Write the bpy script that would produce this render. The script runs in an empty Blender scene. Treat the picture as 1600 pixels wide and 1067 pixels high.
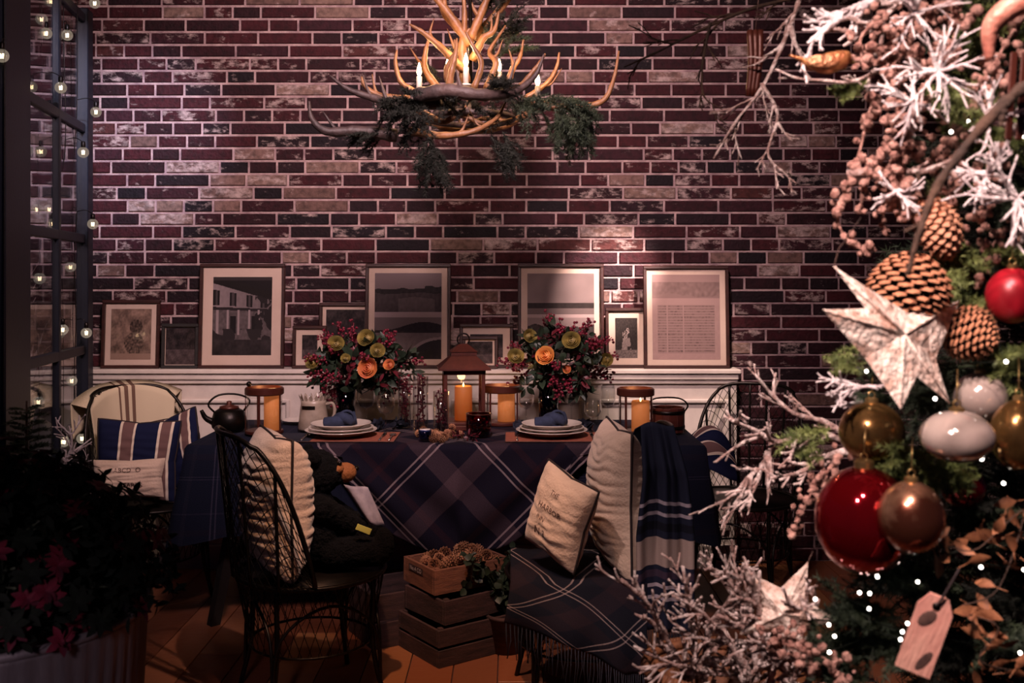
import bpy, math, random
from mathutils import Vector, Matrix, Euler, noise
random.seed(7)
R = math.radians
PI = math.pi
sc = bpy.context.scene
COL = sc.collection

# ------------------------------------------------------------------ camera
F = 1576.0                    # focal length in pixels of the 1600 px frame
CAMZ = 1.44
HOR = 440.0                   # row of the horizon
cam = bpy.data.cameras.new('camera')
cam.sensor_width = 36.0
cam.lens = 36.0 * F / 1600.0
cam.shift_y = -(533.5 - HOR) / 1600.0
cam.clip_start = 0.05
cam.dof.use_dof = True
cam.dof.focus_distance = 4.4
cam.dof.aperture_fstop = 4.5
camo = bpy.data.objects.new('camera', cam)
camo.location = (0, 0, CAMZ)
camo.rotation_euler = (R(90), 0, 0)
COL.objects.link(camo)
sc.camera = camo
sc.view_settings.view_transform = 'Standard'
sc.view_settings.look = 'None'
sc.view_settings.gamma = 1
sc.view_settings.use_curve_mapping = False
sc.view_settings.exposure = 0.0
sc.cycles.use_denoising = True
sc.cycles.max_bounces = 8
sc.cycles.transparent_max_bounces = 24
sc.cycles.sample_clamp_indirect = 4.0
sc.cycles.caustics_reflective = False
sc.cycles.caustics_refractive = False

# ------------------------------------------------------------------ world and lights
w = bpy.data.worlds.new('world')
sc.world = w
w.use_nodes = True
bg = w.node_tree.nodes['Background']
bg.inputs[0].default_value = (0.20, 0.17, 0.60, 1)
bg.inputs[1].default_value = 0.026


def spot(name, loc, target, power, col, angle=40, blend=0.6, size=0.06):
    l = bpy.data.lights.new(name, 'SPOT')
    l.energy = power
    l.color = col
    l.spot_size = R(angle)
    l.spot_blend = blend
    l.shadow_soft_size = size
    o = bpy.data.objects.new(name, l)
    o.location = loc
    d = Vector(target) - Vector(loc)
    o.rotation_euler = d.to_track_quat('-Z', 'Y').to_euler()
    COL.objects.link(o)
    return o


WARM = (1.0, 0.66, 0.50)
PINK = (1.0, 0.72, 0.66)
# ceiling spots of the shop, then an added fill for the tub
spot('spot_tree', (-0.9, -0.1, 3.3), (1.15, 1.9, 1.6), 620, (1.0, 0.74, 0.68), 42, 0.7)
spot('spot_tree_low', (0.0, 0.3, 3.3), (0.62, 2.2, 0.55), 430, (1.0, 0.74, 0.68), 34, 0.7)
spot('spot_wall_wash', (-0.2, 1.7, 3.3), (-0.45, 5.2, 1.95), 700, (1.0, 0.70, 0.72), 78, 1.0, 0.25)
spot('spot_wall_left', (-1.1, 3.0, 3.3), (-1.95, 5.2, 2.12), 420, (0.72, 0.74, 1.0), 26, 1.0, 0.03)
spot('spot_frames', (1.6, 3.2, 3.3), (0.50, 5.15, 1.44), 2300, (1.0, 0.74, 0.68), 11, 0.9, 0.03)
spot('spot_panel', (0.6, 3.7, 3.3), (0.88, 5.1, 0.9), 380, (1.0, 0.74, 0.64), 22, 0.8, 0.03)
spot('spot_left_chair', (-1.5, 3.2, 3.3), (-1.72, 4.75, 0.85), 60, (1.0, 0.70, 0.50), 28, 0.9, 0.03)
spot('spot_cushion_left', (0.25, 2.0, 3.3), (-0.76, 3.45, 0.70), 190, (1.0, 0.73, 0.64), 13, 0.6, 0.03)
spot('spot_cushion_right', (-0.9, 2.2, 3.3), (0.27, 3.45, 0.70), 170, (1.0, 0.74, 0.68), 19, 0.6, 0.03)
spot('spot_floor', (-0.4, 2.1, 3.3), (-0.3, 3.4, 0.0), 260, (1.0, 0.50, 0.26), 28, 0.8, 0.03)
spot('spot_table', (-0.1, 2.6, 3.3), (-0.25, 4.3, 0.76), 40, (1.0, 0.68, 0.68), 44, 0.9, 0.05)
spot('spot_window', (-2.6, 4.3, 3.3), (-2.2, 4.9, 1.2), 30, (0.9, 0.8, 0.8), 60, 0.8, 0.03)
spot('tub_fill', (-0.7, -0.8, 1.9), (-1.2, 2.1, 0.45), 240, (0.85, 0.62, 0.74), 22, 0.9, 0.2)  # soft fill added on the camera side to brighten tub and plant

# ------------------------------------------------------------------ helpers


def S(Y):
    return Y / F


def P(px, py, Y):
    s = Y / F
    return Vector(((px - 800) * s, Y, CAMZ - (py - HOR) * s))


def lin(c):
    return c / 12.92 if c <= 0.04045 else ((c + 0.055) / 1.055) ** 2.4


def hx(h):
    h = h.lstrip('#')
    return tuple(lin(int(h[i:i + 2], 16) / 255) for i in (0, 2, 4))


class MB:
    def __init__(self):
        self.v, self.f, self.uv, self.c, self.fc = [], [], None, None, []
        self.cur = None

    def add(self, vs, fs, M=None):
        b = len(self.v)
        for p in vs:
            p = Vector(p)
            self.v.append(M @ p if M is not None else p)
        for f in fs:
            self.f.append([i + b for i in f])
            self.fc.append(self.cur)
        return b

    def box(self, c, s, M=None, rot=None):
        x, y, z = s[0] / 2, s[1] / 2, s[2] / 2
        vs = [Vector((a * x, b * y, d * z)) for a in (-1, 1) for b in (-1, 1) for d in (-1, 1)]
        if rot is not None:
            m = Euler(rot).to_matrix()
            vs = [m @ p for p in vs]
        vs = [p + Vector(c) for p in vs]
        self.add(vs, [(0, 1, 3, 2), (4, 6, 7, 5), (0, 4, 5, 1), (2, 3, 7, 6), (0, 2, 6, 4), (1, 5, 7, 3)], M)
        return self

    def chbox(self, c, s, b=0.004, M=None, rot=None):
        """box with chamfered edges all round"""
        x, y, z = s[0] / 2, s[1] / 2, s[2] / 2
        b = min(b, x * .9, y * .9, z * .9)
        vs, idx = [], {}
        for a in (-1, 1):
            for d in (-1, 1):
                for e in (-1, 1):
                    idx[(a, d, e, 0)] = len(vs); vs.append(Vector((a * x, d * (y - b), e * (z - b))))
                    idx[(a, d, e, 1)] = len(vs); vs.append(Vector((a * (x - b), d * y, e * (z - b))))
                    idx[(a, d, e, 2)] = len(vs); vs.append(Vector((a * (x - b), d * (y - b), e * z)))
        fs = []
        for a in (-1, 1):
            for k in range(3):
                q = []
                for (d, e) in ((-1, -1), (1, -1), (1, 1), (-1, 1)):
                    t = [0, 0, 0]; t[k] = a; t[(k + 1) % 3] = d; t[(k + 2) % 3] = e
                    q.append(idx[(t[0], t[1], t[2], k)])
                fs.append(q if a > 0 else q[::-1])
        for k in range(3):
            k1, k2 = (k + 1) % 3, (k + 2) % 3
            for d in (-1, 1):
                for e in (-1, 1):
                    t = [0, 0, 0]; t[k1] = d; t[k2] = e
                    t[k] = -1; n = tuple(t); t[k] = 1; p = tuple(t)
                    q = [idx[n + (k1,)], idx[p + (k1,)], idx[p + (k2,)], idx[n + (k2,)]]
                    fs.append(q if d * e > 0 else q[::-1])
        for a in (-1, 1):
            for d in (-1, 1):
                for e in (-1, 1):
                    q = [idx[(a, d, e, 0)], idx[(a, d, e, 1)], idx[(a, d, e, 2)]]
                    fs.append(q if a * d * e > 0 else q[::-1])
        if rot is not None:
            m = Euler(rot).to_matrix(); vs = [m @ p for p in vs]
        self.add([p + Vector(c) for p in vs], fs, M)
        return self

    def tube(self, pts, rad, n=6, M=None, cap=True, closed=False):
        pts = [Vector(p) for p in pts]
        k = len(pts)
        if not isinstance(rad, (list, tuple)):
            rad = [rad] * k
        vs = []
        up = None
        for i, p in enumerate(pts):
            a = pts[(i - 1) % k] if (i > 0 or closed) else pts[0]
            b = pts[(i + 1) % k] if (i < k - 1 or closed) else pts[-1]
            t = b - a
            if t.length < 1e-9:
                t = Vector((0, 0, 1))
            t.normalize()
            if up is None:
                up = Vector((0, 0, 1)) if abs(t.z) < .9 else Vector((1, 0, 0))
            s = t.cross(up)
            if s.length < 1e-6:
                s = t.orthogonal()
            s.normalize()
            up = s.cross(t).normalized()
            for j in range(n):
                an = 2 * PI * j / n
                vs.append(p + (s * math.cos(an) + up * math.sin(an)) * rad[i])
        fs = []
        for i in range(k if closed else k - 1):
            i2 = (i + 1) % k
            for j in range(n):
                j2 = (j + 1) % n
                fs.append((i * n + j, i * n + j2, i2 * n + j2, i2 * n + j))
        if cap and not closed:
            fs.append(tuple(range(n))[::-1]); fs.append(tuple((k - 1) * n + j for j in range(n)))
        self.add(vs, fs, M)
        return self

    def lathe(self, prof, n=20, c=(0, 0, 0), M=None, sx=1, sy=1, wob=None):
        vs, fs = [], []
        for i, (r, z) in enumerate(prof):
            for j in range(n):
                a = 2 * PI * j / n
                rr = r * (wob(a, z) if wob else 1)
                vs.append((c[0] + rr * math.cos(a) * sx, c[1] + rr * math.sin(a) * sy, c[2] + z))
        for i in range(len(prof) - 1):
            for j in range(n):
                j2 = (j + 1) % n
                fs.append((i * n + j, i * n + j2, (i + 1) * n + j2, (i + 1) * n + j))
        if prof[0][0] > 1e-5:
            fs.append(tuple(range(n))[::-1])
        if prof[-1][0] > 1e-5:
            fs.append(tuple((len(prof) - 1) * n + j for j in range(n)))
        self.add(vs, fs, M)
        return self

    def lathe_open(self, prof, n=20, c=(0, 0, 0), M=None):
        vs, fs = [], []
        for i, (r, z) in enumerate(prof):
            for j in range(n):
                a = 2 * PI * j / n
                vs.append((c[0] + r * math.cos(a), c[1] + r * math.sin(a), c[2] + z))
        for i in range(len(prof) - 1):
            for j in range(n):
                j2 = (j + 1) % n
                fs.append((i * n + j, i * n + j2, (i + 1) * n + j2, (i + 1) * n + j))
        self.add(vs, fs, M)
        return self

    def sph(self, c, r, n=10, m=6, M=None, rot=None, fn=None):
        if not isinstance(r, (tuple, list)):
            r = (r, r, r)
        vs = [Vector((0, 0, 1))]
        for i in range(1, m):
            th = PI * i / m
            for j in range(n):
                a = 2 * PI * j / n
                vs.append(Vector((math.sin(th) * math.cos(a), math.sin(th) * math.sin(a), math.cos(th))))
        vs.append(Vector((0, 0, -1)))
        if fn:
            vs = [p * fn(p) for p in vs]
        vs = [Vector((p.x * r[0], p.y * r[1], p.z * r[2])) for p in vs]
        if rot is not None:
            q = Euler(rot).to_matrix(); vs = [q @ p for p in vs]
        vs = [p + Vector(c) for p in vs]
        fs = []
        for j in range(n):
            fs.append((0, 1 + j, 1 + (j + 1) % n))
        for i in range(m - 2):
            for j in range(n):
                a, b = 1 + i * n + j, 1 + i * n + (j + 1) % n
                fs.append((a, a + n, b + n, b))
        l = len(vs) - 1
        for j in range(n):
            fs.append((l, 1 + (m - 2) * n + (j + 1) % n, 1 + (m - 2) * n + j))
        self.add(vs, fs, M)
        return self

    def grid(self, nu, nv, fn, M=None, uvfn=None):
        """fn(u,v)->point, u,v in 0..1"""
        b = len(self.v)
        vs = [fn(i / nu, j / nv) for j in range(nv + 1) for i in range(nu + 1)]
        fs = [(j * (nu + 1) + i, j * (nu + 1) + i + 1, (j + 1) * (nu + 1) + i + 1, (j + 1) * (nu + 1) + i)
              for j in range(nv) for i in range(nu)]
        self.add(vs, fs, M)
        if uvfn:
            if self.uv is None:
                self.uv = {}
            k = b
            for j in range(nv + 1):
                for i in range(nu + 1):
                    self.uv[k] = uvfn(i / nu, j / nv); k += 1
        return self

    def data(self, name, mat, smooth=True):
        me = bpy.data.meshes.new(name)
        me.from_pydata([tuple(p) for p in self.v], [], self.f)
        if mat is not None:
            me.materials.append(mat)
        if smooth:
            me.polygons.foreach_set('use_smooth', [True] * len(me.polygons))
        if self.uv:
            uvl = me.uv_layers.new(name='UVMap')
            for l in me.loops:
                uvl.data[l.index].uv = self.uv.get(l.vertex_index, (0, 0))
        if any(c is not None for c in self.fc):
            ca = me.color_attributes.new('tone', 'FLOAT_COLOR', 'CORNER')
            buf = []
            for f, c in zip(self.f, self.fc):
                c = c or (1, 1, 1, 1)
                buf += list(c) * len(f)
            ca.data.foreach_set('color', buf)
        me.update()
        return me

    def build(self, name, mat, parent=None, loc=(0, 0, 0), rot=(0, 0, 0), smooth=True, sharp=None, solid=None):
        me = self.data(name, mat, smooth)
        if smooth and sharp is not None:
            me.set_sharp_from_angle(angle=R(sharp))
        return link(name, me, parent, loc, rot, solid)


def link(name, me, parent=None, loc=(0, 0, 0), rot=(0, 0, 0), solid=None):
    o = bpy.data.objects.new(name, me)
    COL.objects.link(o)
    o.location = loc
    o.rotation_euler = rot
    if parent is not None:
        o.parent = parent
    if solid:
        md = o.modifiers.new('solid', 'SOLIDIFY'); md.thickness = solid; md.offset = 0
    return o


def tag(o, label=None, cat=None, group=None, kind=None):
    if label: o['label'] = label
    if cat: o['category'] = cat
    if group: o['group'] = group
    if kind: o['kind'] = kind
    return o


def thing(name, label, cat, loc=(0, 0, 0), rotz=0, group=None, rot=None):
    o = bpy.data.objects.new(name, None)
    o.empty_display_size = 0.05
    COL.objects.link(o)
    o.location = loc
    o.rotation_euler = rot if rot is not None else (0, 0, rotz)
    return tag(o, label, cat, group)


def struct(o):
    o['kind'] = 'structure'
    return o


def dup(o, parent=None, loc=None, rot=None, label=None, scale=None):
    c = o.copy()
    COL.objects.link(c)
    if parent is not None: c.parent = parent
    if loc is not None: c.location = loc
    if rot is not None: c.rotation_euler = rot
    if scale is not None: c.scale = (scale,) * 3
    if label: c['label'] = label
    for ch in list(KIDS.get(o.name, [])) or [x for x in o.children]:
        dup(ch, c)
    return c


KIDS = {}


def crom(pts, n=6):
    """Catmull-Rom through points"""
    pts = [Vector(p) for p in pts]
    q = [pts[0] * 2 - pts[1]] + pts + [pts[-1] * 2 - pts[-2]]
    out = []
    for i in range(1, len(q) - 2):
        for k in range(n):
            t = k / n
            a, b, c, d = q[i - 1], q[i], q[i + 1], q[i + 2]
            out.append(0.5 * ((2 * b) + (c - a) * t + (2 * a - 5 * b + 4 * c - d) * t * t + (3 * b - a - 3 * c + d) * t ** 3))
    out.append(pts[-1])
    return out


def lerp(a, b, t):
    return a + (b - a) * t


def taper(r0, r1, k, p=1.0):
    return [lerp(r0, r1, (i / (k - 1)) ** p) for i in range(k)]


# ------------------------------------------------------------------ materials
def newmat(name):
    m = bpy.data.materials.new(name)
    m.use_nodes = True
    nt = m.node_tree
    b = nt.nodes['Principled BSDF']
    return m, nt, b


def mat(name, col, rough=.6, metal=0, col2=None, nscale=8, ndist=(.35, .65), bump=0, bscale=60, emit=None, es=0,
        coat=0, sheen=0, stretch=(1, 1, 1), spec=.5, sss=0, info=0):
    if isinstance(col, str): col = hx(col)
    if isinstance(col2, str): col2 = hx(col2)
    m, nt, b = newmat(name)
    b.inputs['Base Color'].default_value = (*col, 1)
    b.inputs['Roughness'].default_value = rough
    b.inputs['Metallic'].default_value = metal
    b.inputs['Specular IOR Level'].default_value = spec
    b.inputs['Coat Weight'].default_value = coat
    b.inputs['Sheen Weight'].default_value = sheen
    if sss:
        b.inputs['Subsurface Weight'].default_value = sss
        b.inputs['Subsurface Radius'].default_value = (.02, .01, .005)
    N, L = nt.nodes, nt.links
    tc = N.new('ShaderNodeTexCoord')
    mp = N.new('ShaderNodeMapping')
    mp.inputs['Scale'].default_value = stretch
    L.new(tc.outputs['Object'], mp.inputs[0])
    if col2 is not None:
        nz = N.new('ShaderNodeTexNoise')
        nz.inputs['Scale'].default_value = nscale
        nz.inputs['Detail'].default_value = 6
        nz.inputs['Roughness'].default_value = .65
        L.new(mp.outputs[0], nz.inputs['Vector'])
        rp = N.new('ShaderNodeValToRGB')
        rp.color_ramp.elements[0].position = ndist[0]
        rp.color_ramp.elements[0].color = (*col, 1)
        rp.color_ramp.elements[1].position = ndist[1]
        rp.color_ramp.elements[1].color = (*col2, 1)
        L.new(nz.outputs[0], rp.inputs[0])
        out = rp.outputs[0]
        if info:
            oi = N.new('ShaderNodeObjectInfo')
            hs = N.new('ShaderNodeHueSaturation')
            mr = N.new('ShaderNodeMapRange')
            mr.inputs['To Min'].default_value = 1 - info
            mr.inputs['To Max'].default_value = 1 + info
            L.new(oi.outputs['Random'], mr.inputs[0])
            L.new(mr.outputs[0], hs.inputs['Value'])
            L.new(out, hs.inputs['Color'])
            out = hs.outputs[0]
        L.new(out, b.inputs['Base Color'])
    if bump:
        nb = N.new('ShaderNodeTexNoise')
        nb.inputs['Scale'].default_value = bscale
        nb.inputs['Detail'].default_value = 4
        L.new(mp.outputs[0], nb.inputs['Vector'])
        bp = N.new('ShaderNodeBump')
        bp.inputs['Strength'].default_value = bump
        bp.inputs['Distance'].default_value = .01
        L.new(nb.outputs[0], bp.inputs['Height'])
        L.new(bp.outputs[0], b.inputs['Normal'])
    if emit is not None:
        if isinstance(emit, str): emit = hx(emit)
        b.inputs['Emission Color'].default_value = (*emit, 1)
        b.inputs['Emission Strength'].default_value = es
    return m


def glass_mat(name, tint=(1, 1, 1), rough=0.02, refl=1.0):
    """thin glass: fresnel mix of clear transmission and mirror"""
    m, nt, b = newmat(name)
    N, L = nt.nodes, nt.links
    N.remove(b)
    out = N['Material Output']
    tr = N.new('ShaderNodeBsdfTransparent'); tr.inputs[0].default_value = (*tint, 1)
    gl = N.new('ShaderNodeBsdfGlossy'); gl.inputs['Roughness'].default_value = rough
    gl.inputs['Color'].default_value = (refl, refl, refl, 1)
    lw = N.new('ShaderNodeLayerWeight'); lw.inputs[0].default_value = .5
    pw = N.new('ShaderNodeMath'); pw.operation = 'POWER'; pw.inputs[1].default_value = 2.6
    L.new(lw.outputs['Facing'], pw.inputs[0])
    fr = N.new('ShaderNodeMath'); fr.operation = 'MULTIPLY_ADD'; fr.inputs[1].default_value = .7; fr.inputs[2].default_value = .05
    L.new(pw.outputs[0], fr.inputs[0])
    mx = N.new('ShaderNodeMixShader')
    L.new(fr.outputs[0], mx.inputs[0]); L.new(tr.outputs[0], mx.inputs[1]); L.new(gl.outputs[0], mx.inputs[2])
    L.new(mx.outputs[0], out.inputs[0])
    return m


def tone_mat(name, rough=.7, smear=False, bump=.4, bscale=60, emis=0):
    """colour from the per-face 'tone' attribute; smear adds whitewash left on the brick by its alpha"""
    m, nt, b = newmat(name)
    N, L = nt.nodes, nt.links
    at = N.new('ShaderNodeAttribute'); at.attribute_name = 'tone'
    b.inputs['Roughness'].default_value = rough
    b.inputs['Specular IOR Level'].default_value = .25
    src = at.outputs['Color']
    if smear:
        geo = N.new('ShaderNodeNewGeometry')
        mp = N.new('ShaderNodeMapping'); mp.inputs['Scale'].default_value = (1.0, 1.0, 1.9)
        L.new(geo.outputs['Position'], mp.inputs[0])
        n1 = N.new('ShaderNodeTexNoise'); n1.inputs['Scale'].default_value = 11; n1.inputs['Detail'].default_value = 8
        n1.inputs['Roughness'].default_value = .72
        L.new(mp.outputs[0], n1.inputs['Vector'])
        ad = N.new('ShaderNodeMath'); ad.operation = 'ADD'
        L.new(n1.outputs[0], ad.inputs[0]); L.new(at.outputs['Alpha'], ad.inputs[1])
        rp = N.new('ShaderNodeValToRGB')
        rp.color_ramp.elements[0].position = .645; rp.color_ramp.elements[0].color = (0, 0, 0, 1)
        rp.color_ramp.elements[1].position = .76; rp.color_ramp.elements[1].color = (1, 1, 1, 1)
        L.new(ad.outputs[0], rp.inputs[0])
        mx = N.new('ShaderNodeMix'); mx.data_type = 'RGBA'
        L.new(rp.outputs[0], mx.inputs[0]); L.new(src, mx.inputs[6])
        mx.inputs[7].default_value = (*hx('#b09a94'), 1)
        # dark scorch mottling
        n2 = N.new('ShaderNodeTexNoise'); n2.inputs['Scale'].default_value = 38; n2.inputs['Detail'].default_value = 5
        L.new(geo.outputs['Position'], n2.inputs['Vector'])
        r2 = N.new('ShaderNodeValToRGB')
        r2.color_ramp.elements[0].position = .3; r2.color_ramp.elements[0].color = (.45, .45, .45, 1)
        r2.color_ramp.elements[1].position = .6; r2.color_ramp.elements[1].color = (1, 1, 1, 1)
        L.new(n2.outputs[0], r2.inputs[0])
        m2 = N.new('ShaderNodeMix'); m2.data_type = 'RGBA'; m2.blend_type = 'MULTIPLY'; m2.inputs[0].default_value = 1
        L.new(mx.outputs[2], m2.inputs[6]); L.new(r2.outputs[0], m2.inputs[7])
        src = m2.outputs[2]
    L.new(src, b.inputs['Base Color'])
    if bump:
        tc = N.new('ShaderNodeTexCoord')
        nb = N.new('ShaderNodeTexNoise'); nb.inputs['Scale'].default_value = bscale; nb.inputs['Detail'].default_value = 5
        L.new(tc.outputs['Object'], nb.inputs['Vector'])
        bp = N.new('ShaderNodeBump'); bp.inputs['Strength'].default_value = bump; bp.inputs['Distance'].default_value = .01
        L.new(nb.outputs[0], bp.inputs['Height']); L.new(bp.outputs[0], b.inputs['Normal'])
    return m


def stripe_ramp(nt, coord, period, base, stripes):
    N, L = nt.nodes, nt.links
    dv = N.new('ShaderNodeMath'); dv.operation = 'DIVIDE'; dv.inputs[1].default_value = period
    L.new(coord, dv.inputs[0])
    fr = N.new('ShaderNodeMath'); fr.operation = 'FRACT'
    L.new(dv.outputs[0], fr.inputs[0])
    rp = N.new('ShaderNodeValToRGB')
    cr = rp.color_ramp
    cr.interpolation = 'CONSTANT'
    cr.elements[0].position = 0; cr.elements[0].color = (*base, 1)
    cr.elements[1].position = .9999; cr.elements[1].color = (*base, 1)
    for (a, b_, c) in stripes:
        e = cr.elements.new(a); e.color = (*hx(c), 1)
        e = cr.elements.new(b_); e.color = (*base, 1)
    L.new(fr.outputs[0], rp.inputs[0])
    return rp.outputs[0]


def plaid(name, base, us, vs, pu=.5, pv=.5, rough=.9, mixf=.5, bump=.3, sheen=.0):
    base = hx(base)
    m, nt, b = newmat(name)
    N, L = nt.nodes, nt.links
    uv = N.new('ShaderNodeUVMap')
    sp = N.new('ShaderNodeSeparateXYZ')
    L.new(uv.outputs[0], sp.inputs[0])
    a = stripe_ramp(nt, sp.outputs[0], pu, base, us)
    if vs:
        c = stripe_ramp(nt, sp.outputs[1], pv, base, vs)
        mx = N.new('ShaderNodeMix'); mx.data_type = 'RGBA'
        mx.inputs[0].default_value = mixf
        L.new(a, mx.inputs[6]); L.new(c, mx.inputs[7])
        a = mx.outputs[2]
    nz = N.new('ShaderNodeTexNoise'); nz.inputs['Scale'].default_value = 220
    L.new(uv.outputs[0], nz.inputs['Vector'])
    mr = N.new('ShaderNodeMapRange'); mr.inputs['To Min'].default_value = .6; mr.inputs['To Max'].default_value = 1.3
    L.new(nz.outputs[0], mr.inputs[0])
    mm = N.new('ShaderNodeMix'); mm.data_type = 'RGBA'; mm.blend_type = 'MULTIPLY'; mm.inputs[0].default_value = 1
    L.new(a, mm.inputs[6]); L.new(mr.outputs[0], mm.inputs[7])
    L.new(mm.outputs[2], b.inputs['Base Color'])
    b.inputs['Roughness'].default_value = rough
    b.inputs['Sheen Weight'].default_value = sheen
    b.inputs['Specular IOR Level'].default_value = .15
    if bump:
        bp = N.new('ShaderNodeBump'); bp.inputs['Strength'].default_value = bump; bp.inputs['Distance'].default_value = .004
        L.new(nz.outputs[0], bp.inputs['Height']); L.new(bp.outputs[0], b.inputs['Normal'])
    return m


M = {}
M['brick'] = tone_mat('brick', .75, smear=True, bump=.5, bscale=70)
M['mortar'] = mat('mortar', '#bea29e', .9, col2='#8a7073', nscale=14, bump=.5, bscale=120)
M['print'] = tone_mat('print', .6, bump=0)
M['cone'] = tone_mat('cone', .7, bump=.5, bscale=150)
M['white_paint'] = mat('white_paint', '#dccfc4', .45, col2='#bdb0a8', nscale=3, bump=.05)
M['floor_wood'] = tone_mat('floor_wood', .38, bump=.15, bscale=30)
M['ceiling'] = mat('ceiling', '#2a2628', .9, col2='#201d20')
M['steel'] = mat('navy_steel', '#0e1424', .5, .1, col2='#0a0e1c', nscale=5, bump=.05)
M['iron'] = mat('black_iron', '#15110f', .38, .75, col2='#221b18', nscale=20, bump=.1)
M['glass'] = glass_mat('clear_glass', (.96, .97, .97))
M['pane_glass'] = glass_mat('pane_glass', (.90, .92, .96), refl=.8)
M['frame_glass'] = glass_mat('frame_glass', (.98, .95, .93), .06, .8)
M['navy_glass'] = glass_mat('navy_glass', (.10, .12, .30), .03)
M['frame_wood'] = mat('frame_wood', '#3c1f1a', .4, col2='#26120f', nscale=6, stretch=(1, 1, 6), bump=.1)
M['mat_board'] = mat('mat_board', '#dfcfc4', .9, col2='#d6c5ba')
M['cream'] = mat('cream_linen', '#d6bcaa', .9, col2='#c2a694', nscale=5, bump=.35, bscale=120, sheen=.2)
M['ink'] = mat('brown_ink', '#3a2420', .9, col2='#5b4038', nscale=60)
M['piping'] = mat('dark_piping', '#241214', .8, col2='#180c0e')
M['candle'] = mat('candle_wax', '#d09058', .5, col2='#c08048', emit='#ff8a48', es=.28, sss=.3)  # faint emission put into the wax for the flame's glow
M['candle_dim'] = mat('candle_wax_dim', '#b0763e', .5, col2='#a06a38', emit='#ff6a22', es=.22, sss=.3)  # same flame glow put into the wax, deeper orange
M['flame'] = mat('flame', '#ffd080', .5, emit='#ffcf80', es=7)
M['bulb_glow'] = mat('bulb_glow', '#ffe0b0', .5, emit='#ffd9a8', es=16)
M['filament'] = mat('filament', '#ffe0b0', .5, emit='#ffd9a8', es=7)
M['led'] = mat('led', '#ffffff', .5, emit='#fff2e6', es=12)
M['antler'] = mat('antler', '#9a6c44', .5, col2='#4e2e1a', nscale=7, ndist=(.3, .7), bump=.4, bscale=60)
M['antler_dark'] = mat('antler_dark', '#4b3a36', .6, col2='#2a201f', nscale=7, bump=.4, bscale=60)
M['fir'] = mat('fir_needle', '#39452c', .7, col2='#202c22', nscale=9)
M['fir_lit'] = mat('fir_needle_lit', '#7c8448', .65, col2='#4d5c30', nscale=12)  # yellow-green copy of fir, spotlight brightness put into the needle colour
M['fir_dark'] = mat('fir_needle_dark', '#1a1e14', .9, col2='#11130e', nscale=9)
M['bark'] = mat('bark', '#4a3326', .9, col2='#2b1d17', nscale=14, bump=.8, bscale=60)
M['frost'] = mat('frosted_bark', '#decdc8', .85, col2='#94766f', nscale=34, ndist=(.36, .56), bump=.8, bscale=140)
M['snow'] = mat('snow_flock', '#e4d9d8', .9, col2='#bda9ab', nscale=30, bump=.6, bscale=160)
M['glitter'] = mat('pink_glitter', '#c99a8c', .55, col2='#7d4f45', nscale=60, bump=.9, bscale=220)
M['bell'] = mat('copper', '#4e241a', .4, .3, col2='#4a2018', nscale=9, bump=.05)
M['lantern_wood'] = mat('lantern_wood', '#5a2a20', .42, .15, col2='#3a1812', nscale=7, bump=.1)
M['china'] = mat('china', '#d8ccc0', .18, col2='#cfc2b5', coat=.3)
M['jug'] = mat('jug_enamel', '#a89888', .35, col2='#857668', nscale=10)
M['napkin'] = mat('navy_napkin', '#2c3650', .9, col2='#1c2438', nscale=18, bump=.3)
M['mat'] = mat('terracotta_mat', '#a05a40', .8, col2='#7e4030', nscale=30, bump=.3, bscale=200)
M['dark_cloth'] = mat('dark_cloth', '#171a2c', .9, col2='#10121f')
M['silver'] = mat('silver', '#cfc6c0', .2, .95)
M['rose_o'] = mat('rose_orange', '#d8843c', .6, col2='#dca054', nscale=24, sss=.1)
M['rose_y'] = mat('rose_yellow', '#96803e', .6, col2='#5e5628', nscale=24)
M['rose_c'] = mat('rose_coral', '#b8583a', .6, col2='#d08848', nscale=24)
M['berry'] = mat('red_berry', '#7e1830', .35, col2='#4a0e1e', nscale=20)
M['leaf'] = mat('leaf_green', '#2b3a28', .5, col2='#1a261c', nscale=18)
M['leaf_red'] = mat('leaf_red', '#6a1c28', .5, col2='#3a0e18', nscale=18)
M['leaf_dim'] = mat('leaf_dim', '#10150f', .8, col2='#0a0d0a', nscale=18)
M['leaf_orange'] = mat('leaf_orange', '#a8704c', .6, col2='#6e4028', nscale=18)
M['zinc'] = mat('ribbed_zinc', '#6a6264', .5, .3, col2='#454043', nscale=5, bump=.15, stretch=(1, 1, .2))
M['fur'] = mat('black_fur', '#050507', 1, col2='#0b0a0e', nscale=40, bump=1, bscale=160, spec=.15)
M['muzzle'] = mat('muzzle', '#8a5428', .8, col2='#7c4620', bump=.6, bscale=120)
M['lit_cloth_patch'] = mat('lit_cloth_patch', '#a39aa8', .9, col2='#6e6678', bump=.3)
M['tagm'] = mat('tag_green', '#b9b45a', .8, col2='#a5a04a')
M['crate'] = mat('crate_wood', '#8a5a42', .8, col2='#5e3a2c', nscale=8, stretch=(1, 1, 7), bump=.3)
M['crate_dark'] = mat('crate_wood_dark', '#4a3230', .85, col2='#2c1e1e', nscale=8, stretch=(1, 1, 7), bump=.3)
M['table_wood'] = mat('table_wood', '#1e1715', .6, col2='#120e0d', nscale=8, bump=.2)
M['red_ball'] = mat('red_mirror', '#a8101c', .07, .9, col2='#86101c', nscale=3, coat=.5)
M['red_matte'] = mat('red_matte', '#a81a28', .35, .2, col2='#921422', nscale=3)
M['gold_ball'] = mat('gold_mirror', '#9c7444', .2, .85, col2='#6e5030', nscale=9, bump=.12, bscale=14)
M['rose_ball'] = mat('rose_gold_mirror', '#dca482', .2, .9, col2='#7a4434', nscale=6, ndist=(.42, .55), bump=.08, bscale=10)
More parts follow.
